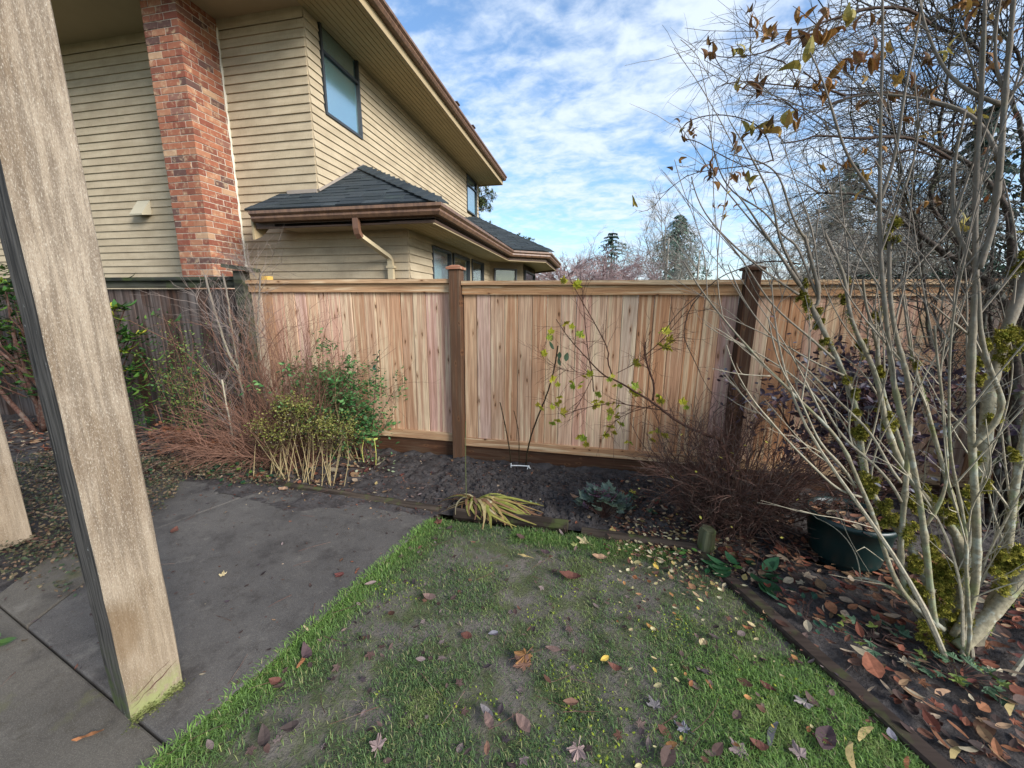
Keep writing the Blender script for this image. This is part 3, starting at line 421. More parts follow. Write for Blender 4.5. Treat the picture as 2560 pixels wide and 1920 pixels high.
VL=[(0.169,2.167,2.075,0.0373),(0.454,2.197,2.754,0.0256),(0.485,2.31,2.769,0.0307),(0.511,2.266,2.758,0.0317),(0.551,2.169,2.708,0.0251),(0.61,2.237,2.888,0.0253),(0.664,2.246,2.823,0.0391),(0.65,2.182,2.752,0.0365),(0.723,2.297,2.825,0.0382),(0.708,2.173,2.759,0.0409),(0.589,2.228,2.724,0.0258),(0.63,2.253,2.739,0.0346),(0.588,2.236,2.591,0.0298),(0.622,2.267,2.602,0.0248),(0.7,2.298,2.628,0.0356),(0.713,2.341,2.603,0.0455),(0.711,2.207,2.554,0.0376),(0.825,2.28,2.865,0.0372),(0.805,2.289,2.773,0.0379),(0.873,2.209,2.709,0.0659),(0.847,2.15,2.624,0.0646),(0.949,2.345,2.8,0.0522),(0.836,2.21,2.556,0.0303),(0.923,2.213,2.544,0.0419),(0.375,2.328,2.52,0.0321),(0.41,2.267,2.426,0.0369),(0.43,2.244,2.409,0.0274),(0.37,2.305,2.453,0.0169),(0.38,2.156,2.348,0.0265),(0.369,2.291,2.311,0.0342),(0.351,2.225,2.254,0.0315),(0.447,2.168,2.225,0.0393),(0.489,2.282,2.215,0.0415),(0.546,2.336,2.227,0.0346),(0.516,2.191,2.228,0.043),(0.647,2.276,2.205,0.037),(0.662,2.21,2.205,0.0322),(0.712,2.298,2.201,0.0409),(0.716,2.294,2.152,0.0336),(0.59,2.194,2.132,0.0324),(0.648,2.316,2.394,0.05),(0.642,2.282,2.349,0.0494),(0.702,2.287,2.419,0.0416),(0.761,2.314,2.399,0.0548),(0.751,2.236,2.396,0.0351),(0.834,2.302,2.447,0.0537),(0.89,2.326,2.485,0.0395),(0.808,2.17,2.373,0.0507),(0.905,2.32,2.43,0.0396),(0.573,2.229,2.162,0.0311),(0.614,2.246,2.075,0.026),(0.585,2.179,2.014,0.0272),(0.564,2.29,2.08,0.0228),(0.916,2.208,2.716,0.0491),(0.974,2.324,2.909,0.0594),(1.0,2.205,2.783,0.0482),(1.039,2.262,2.784,0.0413),(1.11,2.23,2.774,0.037),(1.153,2.273,2.686,0.0497),(1.117,2.189,2.589,0.0514),(1.102,2.186,2.549,0.0452),(0.998,2.299,2.62,0.0517),(1.065,2.3,2.62,0.0428),(1.074,2.263,2.625,0.0385),(1.015,2.334,2.542,0.0354),(1.222,2.191,2.738,0.0343),(1.309,2.32,2.843,0.0328),(1.222,2.184,2.531,0.043),(1.381,2.343,2.593,0.0509),(1.261,2.275,2.506,0.0502),(1.329,2.271,2.493,0.0498),(1.45,2.344,2.503,0.0476),(1.228,2.307,2.407,0.038),(1.304,2.308,2.314,0.0381),(1.278,2.161,2.375,0.0239),(1.393,2.224,2.333,0.0278),(0.968,2.167,2.53,0.0358),(1.073,2.189,2.443,0.0328),(1.07,2.193,2.618,0.0355),(1.237,2.322,2.715,0.0387),(1.495,2.175,2.369,0.0391),(1.509,2.209,2.506,0.0313),(1.642,2.249,2.26,0.0357),(1.649,2.32,1.946,0.0524),(1.512,2.343,2.074,0.0319),(1.44,2.292,2.02,0.0315),(1.459,2.193,2.042,0.028),(1.478,2.259,2.797,0.0468),(1.566,2.291,2.79,0.0425),(1.522,2.16,2.757,0.0367),(1.639,2.286,2.713,0.0393),(1.411,2.224,2.633,0.0425),(1.358,2.268,2.628,0.0406),(1.463,2.284,2.754,0.0479),(1.185,2.284,2.295,0.0295),(1.107,2.255,2.233,0.0295),(1.2,2.261,2.178,0.0347),(1.121,2.19,2.074,0.0341),(1.021,2.249,2.217,0.0315),(1.539,2.175,2.572,0.0379),(1.507,2.246,2.828,0.0354),(1.453,2.257,2.836,0.0358)]
TREE=[[(3.071,3.3,0.322,0.11),(2.921,3.252,0.7,0.0983),(2.818,3.214,0.988,0.0889),(2.737,3.182,1.214,0.0812),(2.63,3.144,1.471,0.0719),(2.547,3.119,1.634,0.0656),(2.422,3.095,1.754,0.0597),(2.336,3.081,1.793,0.0563),(2.218,3.06,1.871,0.0512),(2.085,3.037,1.948,0.0457),(1.942,3.012,2.04,0.0395),(1.838,2.994,2.1,0.0351),(1.696,2.969,2.185,0.029),(1.595,2.951,2.253,0.0244),(1.443,2.926,2.279,0.0184),(1.286,2.9,2.279,0.012)],[(3.172,3.35,0.308,0.1),(3.022,3.296,0.693,0.0908),(2.912,3.252,0.984,0.0833),(2.736,3.174,1.471,0.0699),(2.606,3.131,1.715,0.0625),(2.529,3.108,1.832,0.0586),(2.389,3.042,2.174,0.0474),(2.276,3.017,2.272,0.043),(2.161,2.99,2.375,0.0385),(2.042,2.965,2.446,0.0343),(1.943,2.946,2.478,0.031),(1.787,2.916,2.54,0.0258),(1.631,2.886,2.571,0.0206),(1.451,2.849,2.547,0.0144),(1.196,2.8,2.57,0.006)],[(2.652,3.2,1.552,0.05),(2.525,3.176,1.7,0.0467),(2.412,3.159,1.781,0.0442),(2.166,3.112,2.057,0.0377),(1.978,3.076,2.258,0.0326),(1.993,3.037,2.481,0.0272),(1.934,3.017,2.599,0.0244),(1.909,2.991,2.747,0.0207),(1.881,2.954,2.942,0.0156),(1.801,2.9,3.217,0.008)],[(2.479,3.2,2.222,0.03),(2.357,3.137,2.45,0.026),(2.156,3.063,2.679,0.0214),(1.964,3.014,2.737,0.0184),(1.825,2.979,2.764,0.0162),(1.702,2.947,2.806,0.0142),(1.511,2.898,2.801,0.0111),(1.325,2.848,2.772,0.008),(1.18,2.8,2.679,0.005)],[(2.573,3.2,2.245,0.04),(2.423,3.114,2.601,0.0338),(2.194,3.034,2.892,0.028),(1.934,2.966,3.066,0.0232),(1.724,2.918,3.119,0.0197),(1.572,2.879,3.205,0.0169),(1.373,2.831,3.186,0.0135),(1.1,2.762,3.107,0.0085),(0.999,2.731,3.038,0.0063),(0.883,2.7,2.983,0.004)],[(2.585,3.2,2.287,0.04),(2.391,3.092,2.75,0.0285),(2.285,3.041,2.946,0.0231),(2.068,2.982,3.13,0.0167),(1.885,2.94,3.21,0.0122),(1.711,2.9,3.269,0.008)],[(2.196,3.1,1.336,0.028),(2.118,3.087,1.548,0.0251),(2.041,3.071,1.794,0.0216),(1.982,3.058,1.992,0.0188),(1.958,3.05,2.105,0.0171),(1.797,3.033,2.324,0.0133),(1.736,3.018,2.532,0.01),(1.637,3.0,2.774,0.006)],[(2.167,3.1,1.335,0.014),(2.084,3.1,1.547,0.0109),(2.025,3.1,1.755,0.0079),(1.96,3.1,1.878,0.006)],[(2.791,3.2,0.34,0.03),(2.664,3.18,0.704,0.0255),(2.507,3.166,0.892,0.0225),(2.397,3.155,1.045,0.0202),(2.253,3.132,1.421,0.0151),(2.146,3.118,1.632,0.012),(1.961,3.105,1.731,0.0091),(1.891,3.1,1.739,0.008)]]
BRANCH=[[(0.925,2.95,0.648,0.014),(0.795,2.991,0.68,0.0129),(0.659,3.034,0.728,0.0117),(0.472,3.097,0.859,0.0099),(0.335,3.139,0.93,0.0088),(0.193,3.18,1.003,0.0077),(0.091,3.206,1.032,0.007),(-0.047,3.253,1.163,0.0057),(-0.207,3.305,1.32,0.0042),(-0.323,3.35,1.476,0.003)],[(0.166,3.25,1.012,0.006),(0.115,3.257,1.153,0.0054),(0.125,3.261,1.228,0.0051),(0.029,3.271,1.403,0.0043),(-0.098,3.283,1.607,0.0033),(-0.208,3.294,1.781,0.0025),(-0.249,3.3,1.896,0.002)],[(0.018,3.3,0.877,0.005),(0.001,3.308,1.017,0.0045),(-0.033,3.315,1.155,0.0041),(-0.075,3.329,1.398,0.0033),(-0.121,3.35,1.769,0.002)],[(0.479,3.15,0.861,0.009),(0.482,3.164,0.991,0.0082),(0.43,3.177,1.103,0.0074),(0.391,3.191,1.23,0.0065),(0.393,3.2,1.315,0.006)],[(0.585,3.1,0.799,0.005),(0.342,3.131,0.813,0.0041),(0.201,3.149,0.83,0.0035),(0.102,3.161,0.805,0.0032),(-0.058,3.18,0.76,0.0026),(-0.223,3.2,0.68,0.002)],[(0.509,3.15,0.833,0.004),(0.28,3.175,0.736,0.0028),(0.171,3.189,0.631,0.0021),(0.119,3.2,0.512,0.0015)],[(0.122,3.25,1.017,0.004),(0.004,3.266,1.017,0.0032),(-0.103,3.281,1.041,0.0024),(-0.243,3.3,1.047,0.0015)],[(0.004,3.3,1.003,0.003),(-0.079,3.3,0.808,0.0023),(-0.136,3.3,0.69,0.0019),(-0.229,3.3,0.651,0.0016),(-0.313,3.3,0.761,0.0012)],[(-0.243,3.3,1.055,0.002),(-0.338,3.3,1.083,0.0016),(-0.418,3.3,1.143,0.0012),(-0.435,3.3,1.19,0.001)],[(0.404,3.2,1.215,0.004),(0.518,3.2,1.333,0.0033),(0.6,3.2,1.461,0.0026),(0.681,3.2,1.571,0.002)],[(0.191,3.22,1.056,0.003),(0.328,3.214,1.137,0.0026),(0.523,3.205,1.276,0.0019),(0.635,3.2,1.364,0.0015)]]
BL=[(-0.278,3.22,0.926),(-0.156,3.22,0.909),(-0.054,3.22,0.999),(-0.096,3.22,0.928),(-0.283,3.22,0.815),(-0.319,3.22,0.716),(-0.323,3.22,0.602),(-0.232,3.22,0.69),(0.029,3.22,0.817),(0.061,3.22,0.764),(0.135,3.22,0.777),(0.155,3.22,0.668),(0.212,3.22,0.703),(0.239,3.22,0.626),(0.16,3.22,0.589),(0.127,3.22,0.514),(-0.046,3.22,0.475),(-0.014,3.22,0.429),(0.301,3.22,0.455),(0.483,3.22,0.558),(0.554,3.22,0.571),(0.22,3.22,0.936),(0.3,3.22,0.925),(0.316,3.22,0.896),(0.525,3.22,1.281),(0.554,3.22,1.254),(0.509,3.22,1.395),(0.321,3.22,1.144),(0.547,3.22,0.833),(-0.261,3.22,1.77),(-0.138,3.22,1.755),(-0.128,3.22,1.344),(-0.227,3.22,1.438),(-0.352,3.22,1.361),(-0.397,3.22,0.711),(-0.408,3.22,1.185),(0.137,3.22,0.993),(0.178,3.22,0.787),(0.713,3.22,0.828)]
CANES=[[(-0.75,3.55,0.113,0.006),(-0.762,3.542,0.211,0.0058),(-0.787,3.527,0.383,0.0055),(-0.82,3.512,0.552,0.0052),(-0.845,3.5,0.68,0.005)],[(-0.665,3.55,0.083,0.005),(-0.667,3.55,0.31,0.0041),(-0.684,3.55,0.458,0.0036),(-0.721,3.55,0.593,0.003)],[(-0.597,3.55,0.108,0.008),(-0.563,3.542,0.303,0.0077),(-0.503,3.533,0.512,0.0073),(-0.404,3.521,0.771,0.0069),(-0.341,3.51,1.017,0.0064),(-0.314,3.5,1.236,0.006)]]
CL=[(-0.243,3.48,1.101),(-0.29,3.48,1.057),(-0.3,3.48,1.123),(-0.352,3.48,1.204),(-0.379,3.48,1.277),(-0.38,3.48,1.334)]
STICKS=[[(-3.611,3.35,0.902,0.014),(-3.716,3.358,1.042,0.0138),(-3.786,3.369,1.25,0.0136),(-3.861,3.382,1.52,0.0134),(-3.901,3.393,1.734,0.0131),(-3.931,3.4,1.866,0.013)],[(-3.616,3.35,0.789,0.012),(-3.63,3.36,1.012,0.0116),(-3.672,3.375,1.339,0.011),(-3.674,3.389,1.66,0.0104),(-3.713,3.4,1.88,0.01)],[(-3.439,3.45,1.23,0.011),(-3.403,3.475,1.556,0.0105),(-3.355,3.5,1.879,0.01)],[(-3.425,3.0,0.465,0.01),(-3.48,3.03,0.699,0.0094),(-3.506,3.05,0.862,0.009)],[(-3.611,3.35,0.902,0.006),(-3.415,3.318,1.198,0.0041),(-3.23,3.3,1.31,0.003)],[(-3.613,3.35,0.969,0.006),(-3.555,3.333,1.301,0.005),(-3.715,3.324,1.373,0.0044),(-3.858,3.315,1.468,0.0039),(-3.966,3.307,1.552,0.0034),(-3.973,3.3,1.678,0.003)],[(-3.571,3.35,0.904,0.005),(-3.507,3.35,1.149,0.0044),(-3.409,3.35,1.451,0.0036),(-3.256,3.35,1.812,0.0026),(-3.17,3.35,1.902,0.0022),(-3.079,3.35,1.95,0.002)],[(-3.256,3.35,1.812,0.003),(-3.316,3.35,1.903,0.0021),(-3.344,3.35,1.963,0.0015)]]
ARCH=[[(-3.105,3.2,0.735,0.008),(-3.015,3.2,0.857,0.0067),(-2.886,3.2,0.946,0.0053),(-2.747,3.2,1.004,0.004)],[(-3.092,3.2,0.735,0.006),(-3.252,3.216,0.939,0.0047),(-3.139,3.228,1.121,0.0037),(-2.994,3.242,1.309,0.0026),(-2.875,3.25,1.382,0.002)]]
FL=[
(-0.694, 0.989, 0.068, 'maple', 'pink', 0.3, "pale pinkish maple leaf lying on the lawn at the picture's bottom edge"),
(0.016, 1.156, 0.08, 'maple', 'pink', 2.9, 'three pointed pale pink maple leaf on grass near the bottom edge'),
(0.318, 1.359, 0.068, 'maple', 'grey', 0.5, 'large pale grey leaf with serrated edge on bright grass'),
(0.418, 1.295, 0.065, 'maple', 'lilac', 1.0, 'lilac grey lobed leaf on bright green grass right of the pale grey one'),
(0.921, 1.514, 0.079, 'maple', 'whitepink', 1.9, 'whitish maple leaf partly under a round brown leaf beside the edging board'),
(0.952, 1.493, 0.065, 'oval', 'brown', 0.4, 'round dark brown leaf overlapping a whitish maple leaf'),
(0.924, 1.345, 0.06, 'oval', 'redbrown', 0.9, 'round reddish brown leaf on the grass near the bottom right'),
(0.812, 1.533, 0.062, 'oval', 'red', 0.8, 'dark red leaf with a pale tip on mossy grass'),
(0.689, 1.287, 0.062, 'oval', 'redbrown', 1.4, 'glossy chestnut coloured leaf curled on the grass at the bottom edge'),
(0.636, 1.412, 0.052, 'oval', 'brown', 2.4, 'dull brown oval leaf beside a long dark leaf on the lawn'),
(0.556, 1.488, 0.052, 'long', 'orange', 0.3, 'narrow pale orange leaf standing in the grass'),
(0.587, 1.749, 0.056, 'oval', 'cream', 2.6, 'cream yellow oval leaf on the lawn near the edging board'),
(0.842, 1.865, 0.05, 'oval', 'orange', 1.2, 'curled orange brown leaf beside the mossy lawn corner'),
(0.374, 1.752, 0.064, 'oval', 'yelloworange', 0.8, 'bright orange yellow leaf on the lawn left of the cream oval leaf'),
(-0.23, 1.496, 0.101, 'maple', 'amber', 2.6, 'large amber and brown maple leaf in the middle of the lawn'),
(-0.223, 1.427, 0.097, 'maple', 'tan', 0.9, 'flattened brown maple leaf beneath the amber one'),
(-0.507, 1.522, 0.062, 'oval', 'redbrown', 1.3, 'small rounded rust brown leaf on the worn middle of the lawn'),
(-0.391, 1.579, 0.051, 'oval', 'lilac', 2.2, 'small pale bluish grey leaf on the worn lawn'),
(-0.776, 1.726, 0.076, 'oval', 'pinkbrown', 1.5, 'dusty pink brown leaf on the worn upper lawn'),
(-1.161, 1.77, 0.064, 'oval', 'pink', 2.4, 'pinkish leaf on the grass at the patio edge, highest up'),
(-1.181, 1.248, 0.09, 'oval', 'purple', 0.9, 'purple brown leaf lying on an orange one at the patio edge'),
(-1.209, 1.207, 0.083, 'long', 'orange', 0.2, 'orange leaf half covered by a purple brown leaf at the patio edge'),
(-1.222, 1.134, 0.055, 'oval', 'redbrown', 1.7, 'rust coloured leaf in long grass by the patio'),
(-0.165, 1.161, 0.079, 'oval', 'pinkbrown', 0.9, 'large oval pinkish brown leaf on grass at the bottom middle'),
(-0.307, 1.141, 0.068, 'oval', 'pinkbrown', 0.6, 'curved pinkish brown leaf under a grey one on the lower lawn'),
(-0.315, 1.187, 0.066, 'oval', 'grey', 1.1, 'grey leaf overlapping a curved pinkish brown one'),
(0.009, 1.312, 0.064, 'oval', 'tan', 1.8, 'broad tan leaf at the end of a thin twig on the lawn'),
(-0.083, 1.544, 0.07, 'oval', 'pinkbrown', 1.6, 'curled grey brown leaf right of the large amber maple leaf'),
(-1.088, 0.907, 0.079, 'oval', 'darkbrown', 0.8, 'dark brown leaf in tall grass at the bottom left corner of the lawn'),
(-1.03, 1.006, 0.061, 'oval', 'darkbrown', 2.2, 'dark curled leaf in the grass beside the tall post'),
(0.349, 1.218, 0.087, 'oval', 'brown', 2.6, 'long brown leaf on grass at the bottom edge, right of the pink leaves'),
(-0.303, 1.055, 0.043, 'oval', 'tan', 0.2, 'small tan leaf on the bottom edge of the lawn between two pink ones'),
(0.188, 1.501, 0.062, 'oval', 'redbrown', 1.5, 'dark red brown leaf lying flat on the right of the lawn'),
(-1.379, 1.787, 0.053, 'oval', 'red', 2.0, 'small red brown leaf on the patio close to the grass edge'),
(-1.299, 1.387, 0.049, 'long', 'cream', 1.1, 'pale curled leaf on the patio edge'),
(0.022, 2.418, 0.102, 'maple', 'cream', 1.2, 'pale cream maple leaf by the timber edging'),
(0.149, 2.277, 0.096, 'oval', 'peach', 1.5, 'peach coloured curled leaf on grass below the timber edging'),
(0.397, 3.222, 0.073, 'maple', 'yellow', 0.4, 'bright yellow lobed leaf on the soil right of the dark purple plant'),
(-0.058, 2.366, 0.055, 'maple', 'lime', 0.4, 'pale green yellow leaf on grass beside the cream maple leaf'),
(-1.043, 2.427, 0.071, 'maple', 'red', 0.7, 'dark red leaf on the soil at the corner of the patio'),
(-0.384, 2.858, 0.066, 'oval', 'palegreen', 1.4, 'pale green leaf on bare soil above the strappy yellow leaves'),
(-0.064, 3.022, 0.074, 'oval', 'peach', 1.2, 'pale peach leaf on soil left of the dark purple plant'),
(0.366, 3.049, 0.101, 'oval', 'redbrown', 1.3, 'wide red brown leaf on soil right of the dark purple plant'),
(-0.21, 2.247, 0.071, 'oval', 'purple', 1.2, 'dark purple leaf on grass above the worn lawn'),
(-0.006, 2.057, 0.129, 'oval', 'redbrown', 1.5, 'long sunken red brown leaf on the upper right lawn'),
(-0.307, 2.18, 0.105, 'long', 'straw', 1.57, 'straw coloured strip of leaf lying on the upper lawn'),
(-2.959, 2.755, 0.141, 'maple', 'rust', 0.5, 'large rust orange maple leaf beside the tan stems at the patio edge'),
(-2.503, 2.623, 0.092, 'oval', 'peach', 1.5, "pale peach curled leaf on the patio's far edge"),
(-1.817, 2.868, 0.053, 'oval', 'straw', 0.4, 'pale yellow leaf on the soil in front of the fence post'),
(-2.789, 1.898, 0.09, 'oval', 'redbrown', 0.6, 'rust leaf on the dark patio beside the tall post'),
(-1.717, 0.829, 0.091, 'long', 'orangewood', 2.1, 'orange sliver of wood on the patio in front of the tall post'),
(-2.058, 1.617, 0.046, 'maple', 'cream', 0.6, 'tiny cream leaf in the middle of the dark patio'),
(-1.375, 1.782, 0.051, 'oval', 'red', 2.2, 'red leaf on the patio close to the grass, next to a twig'),
(0.873, 2.308, 0.104, 'oval', 'green', 1.5, 'glossy dark green leaf lying beside the edging board'),
(0.998, 1.377, 0.121, 'long', 'straw', 2.7, 'long straw coloured leaf blade on grass at the bottom right'),
(1.113, 1.457, 0.107, 'long', 'straw', 2.2, 'narrow curled tan leaf strip beside the edging board'),
(0.764, 1.398, 0.114, 'long', 'slate', 2.5, 'long slate grey leaf sunk in bright grass'),
(0.946, 1.415, 0.113, 'oval', 'purple', 2.5, 'large purplish brown leaf lying below a round brown leaf'),
(0.594, 1.249, 0.073, 'maple', 'pinkgrey', 0.5, 'pinkish grey crumpled maple leaf cut by the bottom edge of the picture'),
(0.797, 1.283, 0.067, 'maple', 'pinkgrey', 0.2, 'pinkish grey maple leaf at the bottom edge near the long straw blade'),
(1.171, 1.463, 0.051, 'oval', 'lilac', 2.9, 'shiny bluish grey leaf beside the edging board'),
(1.172, 1.369, 0.067, 'long', 'orange', 2.5, 'pale orange leaf at the bottom of the edging board'),
(1.386, 1.445, 0.097, 'long', 'straw', 2.2, 'long straw coloured leaf strip on the dark bed right of the edging board'),
(1.522, 1.688, 0.111, 'long', 'peach', 2.1, 'broad peach leaf strip in the bed below the mossy shrub'),
(1.363, 1.551, 0.092, 'oval', 'mahogany', 2.4, 'large mahogany red leaf in the bed below the mossy shrub'),
(1.499, 1.783, 0.097, 'oval', 'mahogany', 2.3, 'dark mahogany leaf in the bed left of the mossy shrub base'),
(1.259, 1.769, 0.077, 'oval', 'tan', 1.9, 'flat tan brown leaf in the bed beside the edging board'),
(1.733, 1.681, 0.108, 'long', 'straw', 2.3, 'long pale leaf at the right edge of the bed'),
]

# ------------------------------------------------------------------ ground
def sheet(name, poly_or_rect, z, mat):
    (x0, y0), (x1, y1) = poly_or_rect; mb = MB(); mb.add([(x0,y0,z),(x1,y0,z),(x1,y1,z),(x0,y1,z)], [(0,1,2,3)]); o = mb.build(name, mat); o['kind'] = 'structure'; return o
sheet('ground', ((-600, -600), (600, 600)), -.16, 'far_ground')
def gridmesh(name, x0, x1, y0, y1, st, zf, mat, mask=None):
    xs = np.arange(x0, x1+st*.5, st); ys = np.arange(y0, y1+st*.5, st); X, Y = np.meshgrid(xs, ys); Z = zf(X, Y); nx, ny = len(xs), len(ys)
    v = np.stack([X.ravel(), Y.ravel(), Z.ravel()], 1); i = (np.arange(ny-1)[:, None]*nx+np.arange(nx-1)[None]).ravel(); f = np.stack([i, i+1, i+1+nx, i+nx], 1)
    if mask is not None:
        c = v[f].mean(1); f = f[mask(c[:, 0], c[:, 1])]
    m = bpy.data.meshes.new(name); m.from_pydata(v.tolist(), [], f.tolist()); m.materials.append(MT[mat]); m.polygons.foreach_set('use_smooth', [True]*len(m.polygons)); m.update()
    o = link(name, m); o['kind'] = 'structure'; return o
EDGE = [(1.62, .30), (1.224, 1.361), (.874, 2.126), (.70, 2.47)]
SLABR = [(-1.62, -.6), (-1.415, .792), (-1.319, 1.391), (-1.20, 2.05), (-1.119, 2.486)]
LAWN = SLABR + [(-.4, 2.53), (.70, 2.50)] + EDGE[::-1][1:] + [(1.9, -.6)]
def soilz(X, Y): return .0+(fbm(X, Y, 7, 4, 3)-.47)*.085+(fbm(X, Y, 28, 2, 8)-.37)*.045
def bedz(X, Y):
    k = np.clip((Y-2.6)/.15, 0, 1); flat = np.clip(1-np.abs(X+1.6)/.7, 0, 1)*np.clip((3.2-Y)/.3, 0, 1)
    return .005+(soilz(X, Y)*(1-.75*flat)+.012)*k
gridmesh('soil_bed', -9, 5, 2.58, 3.95, .022, bedz, 'soil')
gridmesh('soil_bed', .55, 5, -.6, 2.58, .025, lambda X, Y: soilz(X, Y)*.7-.0, 'soil', lambda x, y: ~inside(x, y, LAWN))
gridmesh('soil_bed', -9, -2.0, -.6, 2.58, .04, lambda X, Y: soilz(X, Y)*.5-.02, 'soil')
gridmesh('lawn_soil', -1.75, 1.95, -.6, 2.62, .03, lambda X, Y: (fbm(X, Y, 6, 4, 5)-.47)*.03, 'lawn_soil', lambda x, y: inside(x, y, LAWN))
# patio slabs
def slab(name, poly, z0, z1, mat):
    mb = MB(); mb.prism(poly, 'z', z0, z1); o = mb.build(name, mat); o['kind'] = 'structure'
    bv = o.modifiers.new('edge', 'BEVEL'); bv.width = .008; bv.segments = 2; return o
JA, JB = (-2.66, 1.106), (-1.43, .832)
slab('patio', [(-1.426, .845), (-1.319, 1.391), (-1.20, 2.05), (-1.119, 2.486), (-1.9, 2.63), (-2.70, 2.66), (-2.98, 1.92), (-2.67, 1.12)], -.1, .02, 'patio_dark')
slab('patio', [(-2.99, 1.905), (-2.72, 2.655), (-3.9, 2.56), (-3.9, 2.1), (-3.45, 1.80)], -.1, .018, 'patio_dark')
slab('path', [(-1.427, .838), (-2.665, 1.112), (-3.12, 1.213), (-3.45, .4), (-3.4, -.6), (-1.66, -.6)], -.1, .016, 'patio_light')
slab('path', [(-2.69, 1.125), (-3.13, 1.22), (-3.35, 1.62), (-2.99, 1.88)], -.1, .014, 'patio_light')

def spillz(X, Y):
    d = (2.62-.13*(X+2.88)/1.76*0-Y); return .021+.03*(fbm(X, Y, 8, 4, 31)-.44)-np.clip((2.42+.12*np.sin(X*3)-Y)/.25, 0, 1)*.05
gridmesh('soil_spill', -3.3, -1.0, 2.12, 2.72, .02, spillz, 'soil', lambda x, y: inside(x, y, [(-3.3, 2.5), (-2.6, 2.42), (-1.9, 2.26), (-1.16, 2.2), (-1.08, 2.72), (-3.3, 2.72)]))
# ------------------------------------------------------------------ new cedar fence
YF = 3.70
fence = thing('cedar_fence', (0, YF, 0), 'new cedar privacy fence of tight vertical boards with flat cap rail', 'fence')
pk = [MB() for _ in range(4)]
PW = .1335
for i, m_ in enumerate(pk):
    w = PW-.0035; d = .018
    m_.prism([(.0, .0), (.0, d), (w, d), (w, .0), (w-.004, -.003), (.004, -.003)], 'z', 0, 1)
pkm = [m_.mesh('picket', 'cedar') for m_ in pk]
def panel(x0, x1, ztop, zbot, zk):
    n = round((x1-x0)/PW); w = (x1-x0)/n
    for i in range(n):
        link('picket', pkm[i % 4], fence, (x0+i*w+.0015, YF+U(-.003, .003), zbot-.03), (U(-.002, .002), U(-.0015, .0015), U(-.012, .012)), (w/PW, 1, ztop-.05-(zbot-.03)))
    MB().box((x0, YF-.032, ztop-.125), (x1, YF-.004, ztop-.041)).build('top_rail', 'cedar_rail', fence)
    MB().box((x0, YF+.022, ztop-.125), (x1, YF+.06, ztop-.041)).build('back_rail', 'cedar_rail', fence)
    MB().box((x0, YF-.062, ztop-.038), (x1, YF+.085, ztop)).build('cap_rail', 'cedar_rail', fence)
    MB().box((x0, YF-.036, zbot-.082), (x1, YF-.004, zbot)).build('bottom_rail', 'cedar_rail', fence)
    MB().box((x0, YF-.006, zk), (x1, YF+.03, zbot-.085)).build('kick_board', 'kick_wood', fence)
panel(-3.70, -1.385, 1.831, .272, .0)
panel(-1.262, 1.188, 1.811, .236, -.03)
panel(1.312, 3.80, 1.808, .236, -.03)
panel(3.93, 6.4, 1.806, .236, -.03)
def fpost(x0, x1, top, mat, cmat):
    mb = MB(); mb.box((x0, YF-.085, -.1), (x1, YF+.04, top-.035)); p = mb.build('post', mat, fence); bv = p.modifiers.new('edge', 'BEVEL'); bv.width = .006; bv.segments = 2
    c = MB(); a, b = x0-.018, x1+.018; cy0, cy1 = YF-.103, YF+.058; h = top-.035
    c.box((a, cy0, h), (b, cy1, h+.022)); xm, ym = (a+b)/2, (cy0+cy1)/2
    c.add([(a+.006, cy0+.006, h+.022), (b-.006, cy0+.006, h+.022), (b-.006, cy1-.006, h+.022), (a+.006, cy1-.006, h+.022), (xm-.03, ym-.03, h+.042), (xm+.03, ym-.03, h+.042), (xm+.03, ym+.03, h+.042), (xm-.03, ym+.03, h+.042)], BOXF[1:])
    c.build('post_cap', cmat, p)
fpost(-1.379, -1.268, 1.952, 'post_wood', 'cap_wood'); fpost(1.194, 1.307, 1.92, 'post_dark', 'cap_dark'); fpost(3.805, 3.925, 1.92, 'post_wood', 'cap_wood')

# ------------------------------------------------------------------ old grey fence
ofn = thing('old_fence', (-6, 3.74, 0), 'old grey weathered board fence with dark mossy cap at the left', 'fence')
om = MB().box((0, 0, 0), (.134, .018, 1)).mesh('board', 'old_board')
x = -9.6
while x < -3.84:
    w = U(.125, .15); link('board', om, ofn, (x, 3.745+U(-.006, .006), -.05), (0, U(-.004, .004), U(-.02, .02)), (w/.138, 1, 1.79)); x += w
MB().box((-9.6, 3.66, 1.832), (-3.80, 3.80, 1.87)).build('cap_board', 'old_cap', ofn)
MB().box((-9.6, 3.70, 1.752), (-3.80, 3.742, 1.829)).build('rail', 'old_rail', ofn)
MB().box((-9.6, 3.765, .3), (-3.80, 3.80, .39)).build('rail', 'old_rail', ofn)
p = MB(); p.box((-3.80, 3.60, -.05), (-3.695, 3.705, 1.925)); p = p.build('post', 'old_rail', ofn)
link('post_cap', MB().box((-.145, -.10, -.018), (.145, .10, .018)).mesh('post_cap', 'old_rail'), p, (-3.74, 3.65, 1.955), (0, R_(8), R_(4)))

yb = MB(); yb.box((-3.69, 3.83, -.1), (-3.60, 3.92, 1.885)); tag(yb.build('timber_offcut', 'fresh_wood'), 'pale yellow timber end showing behind the old fence post', 'timber')
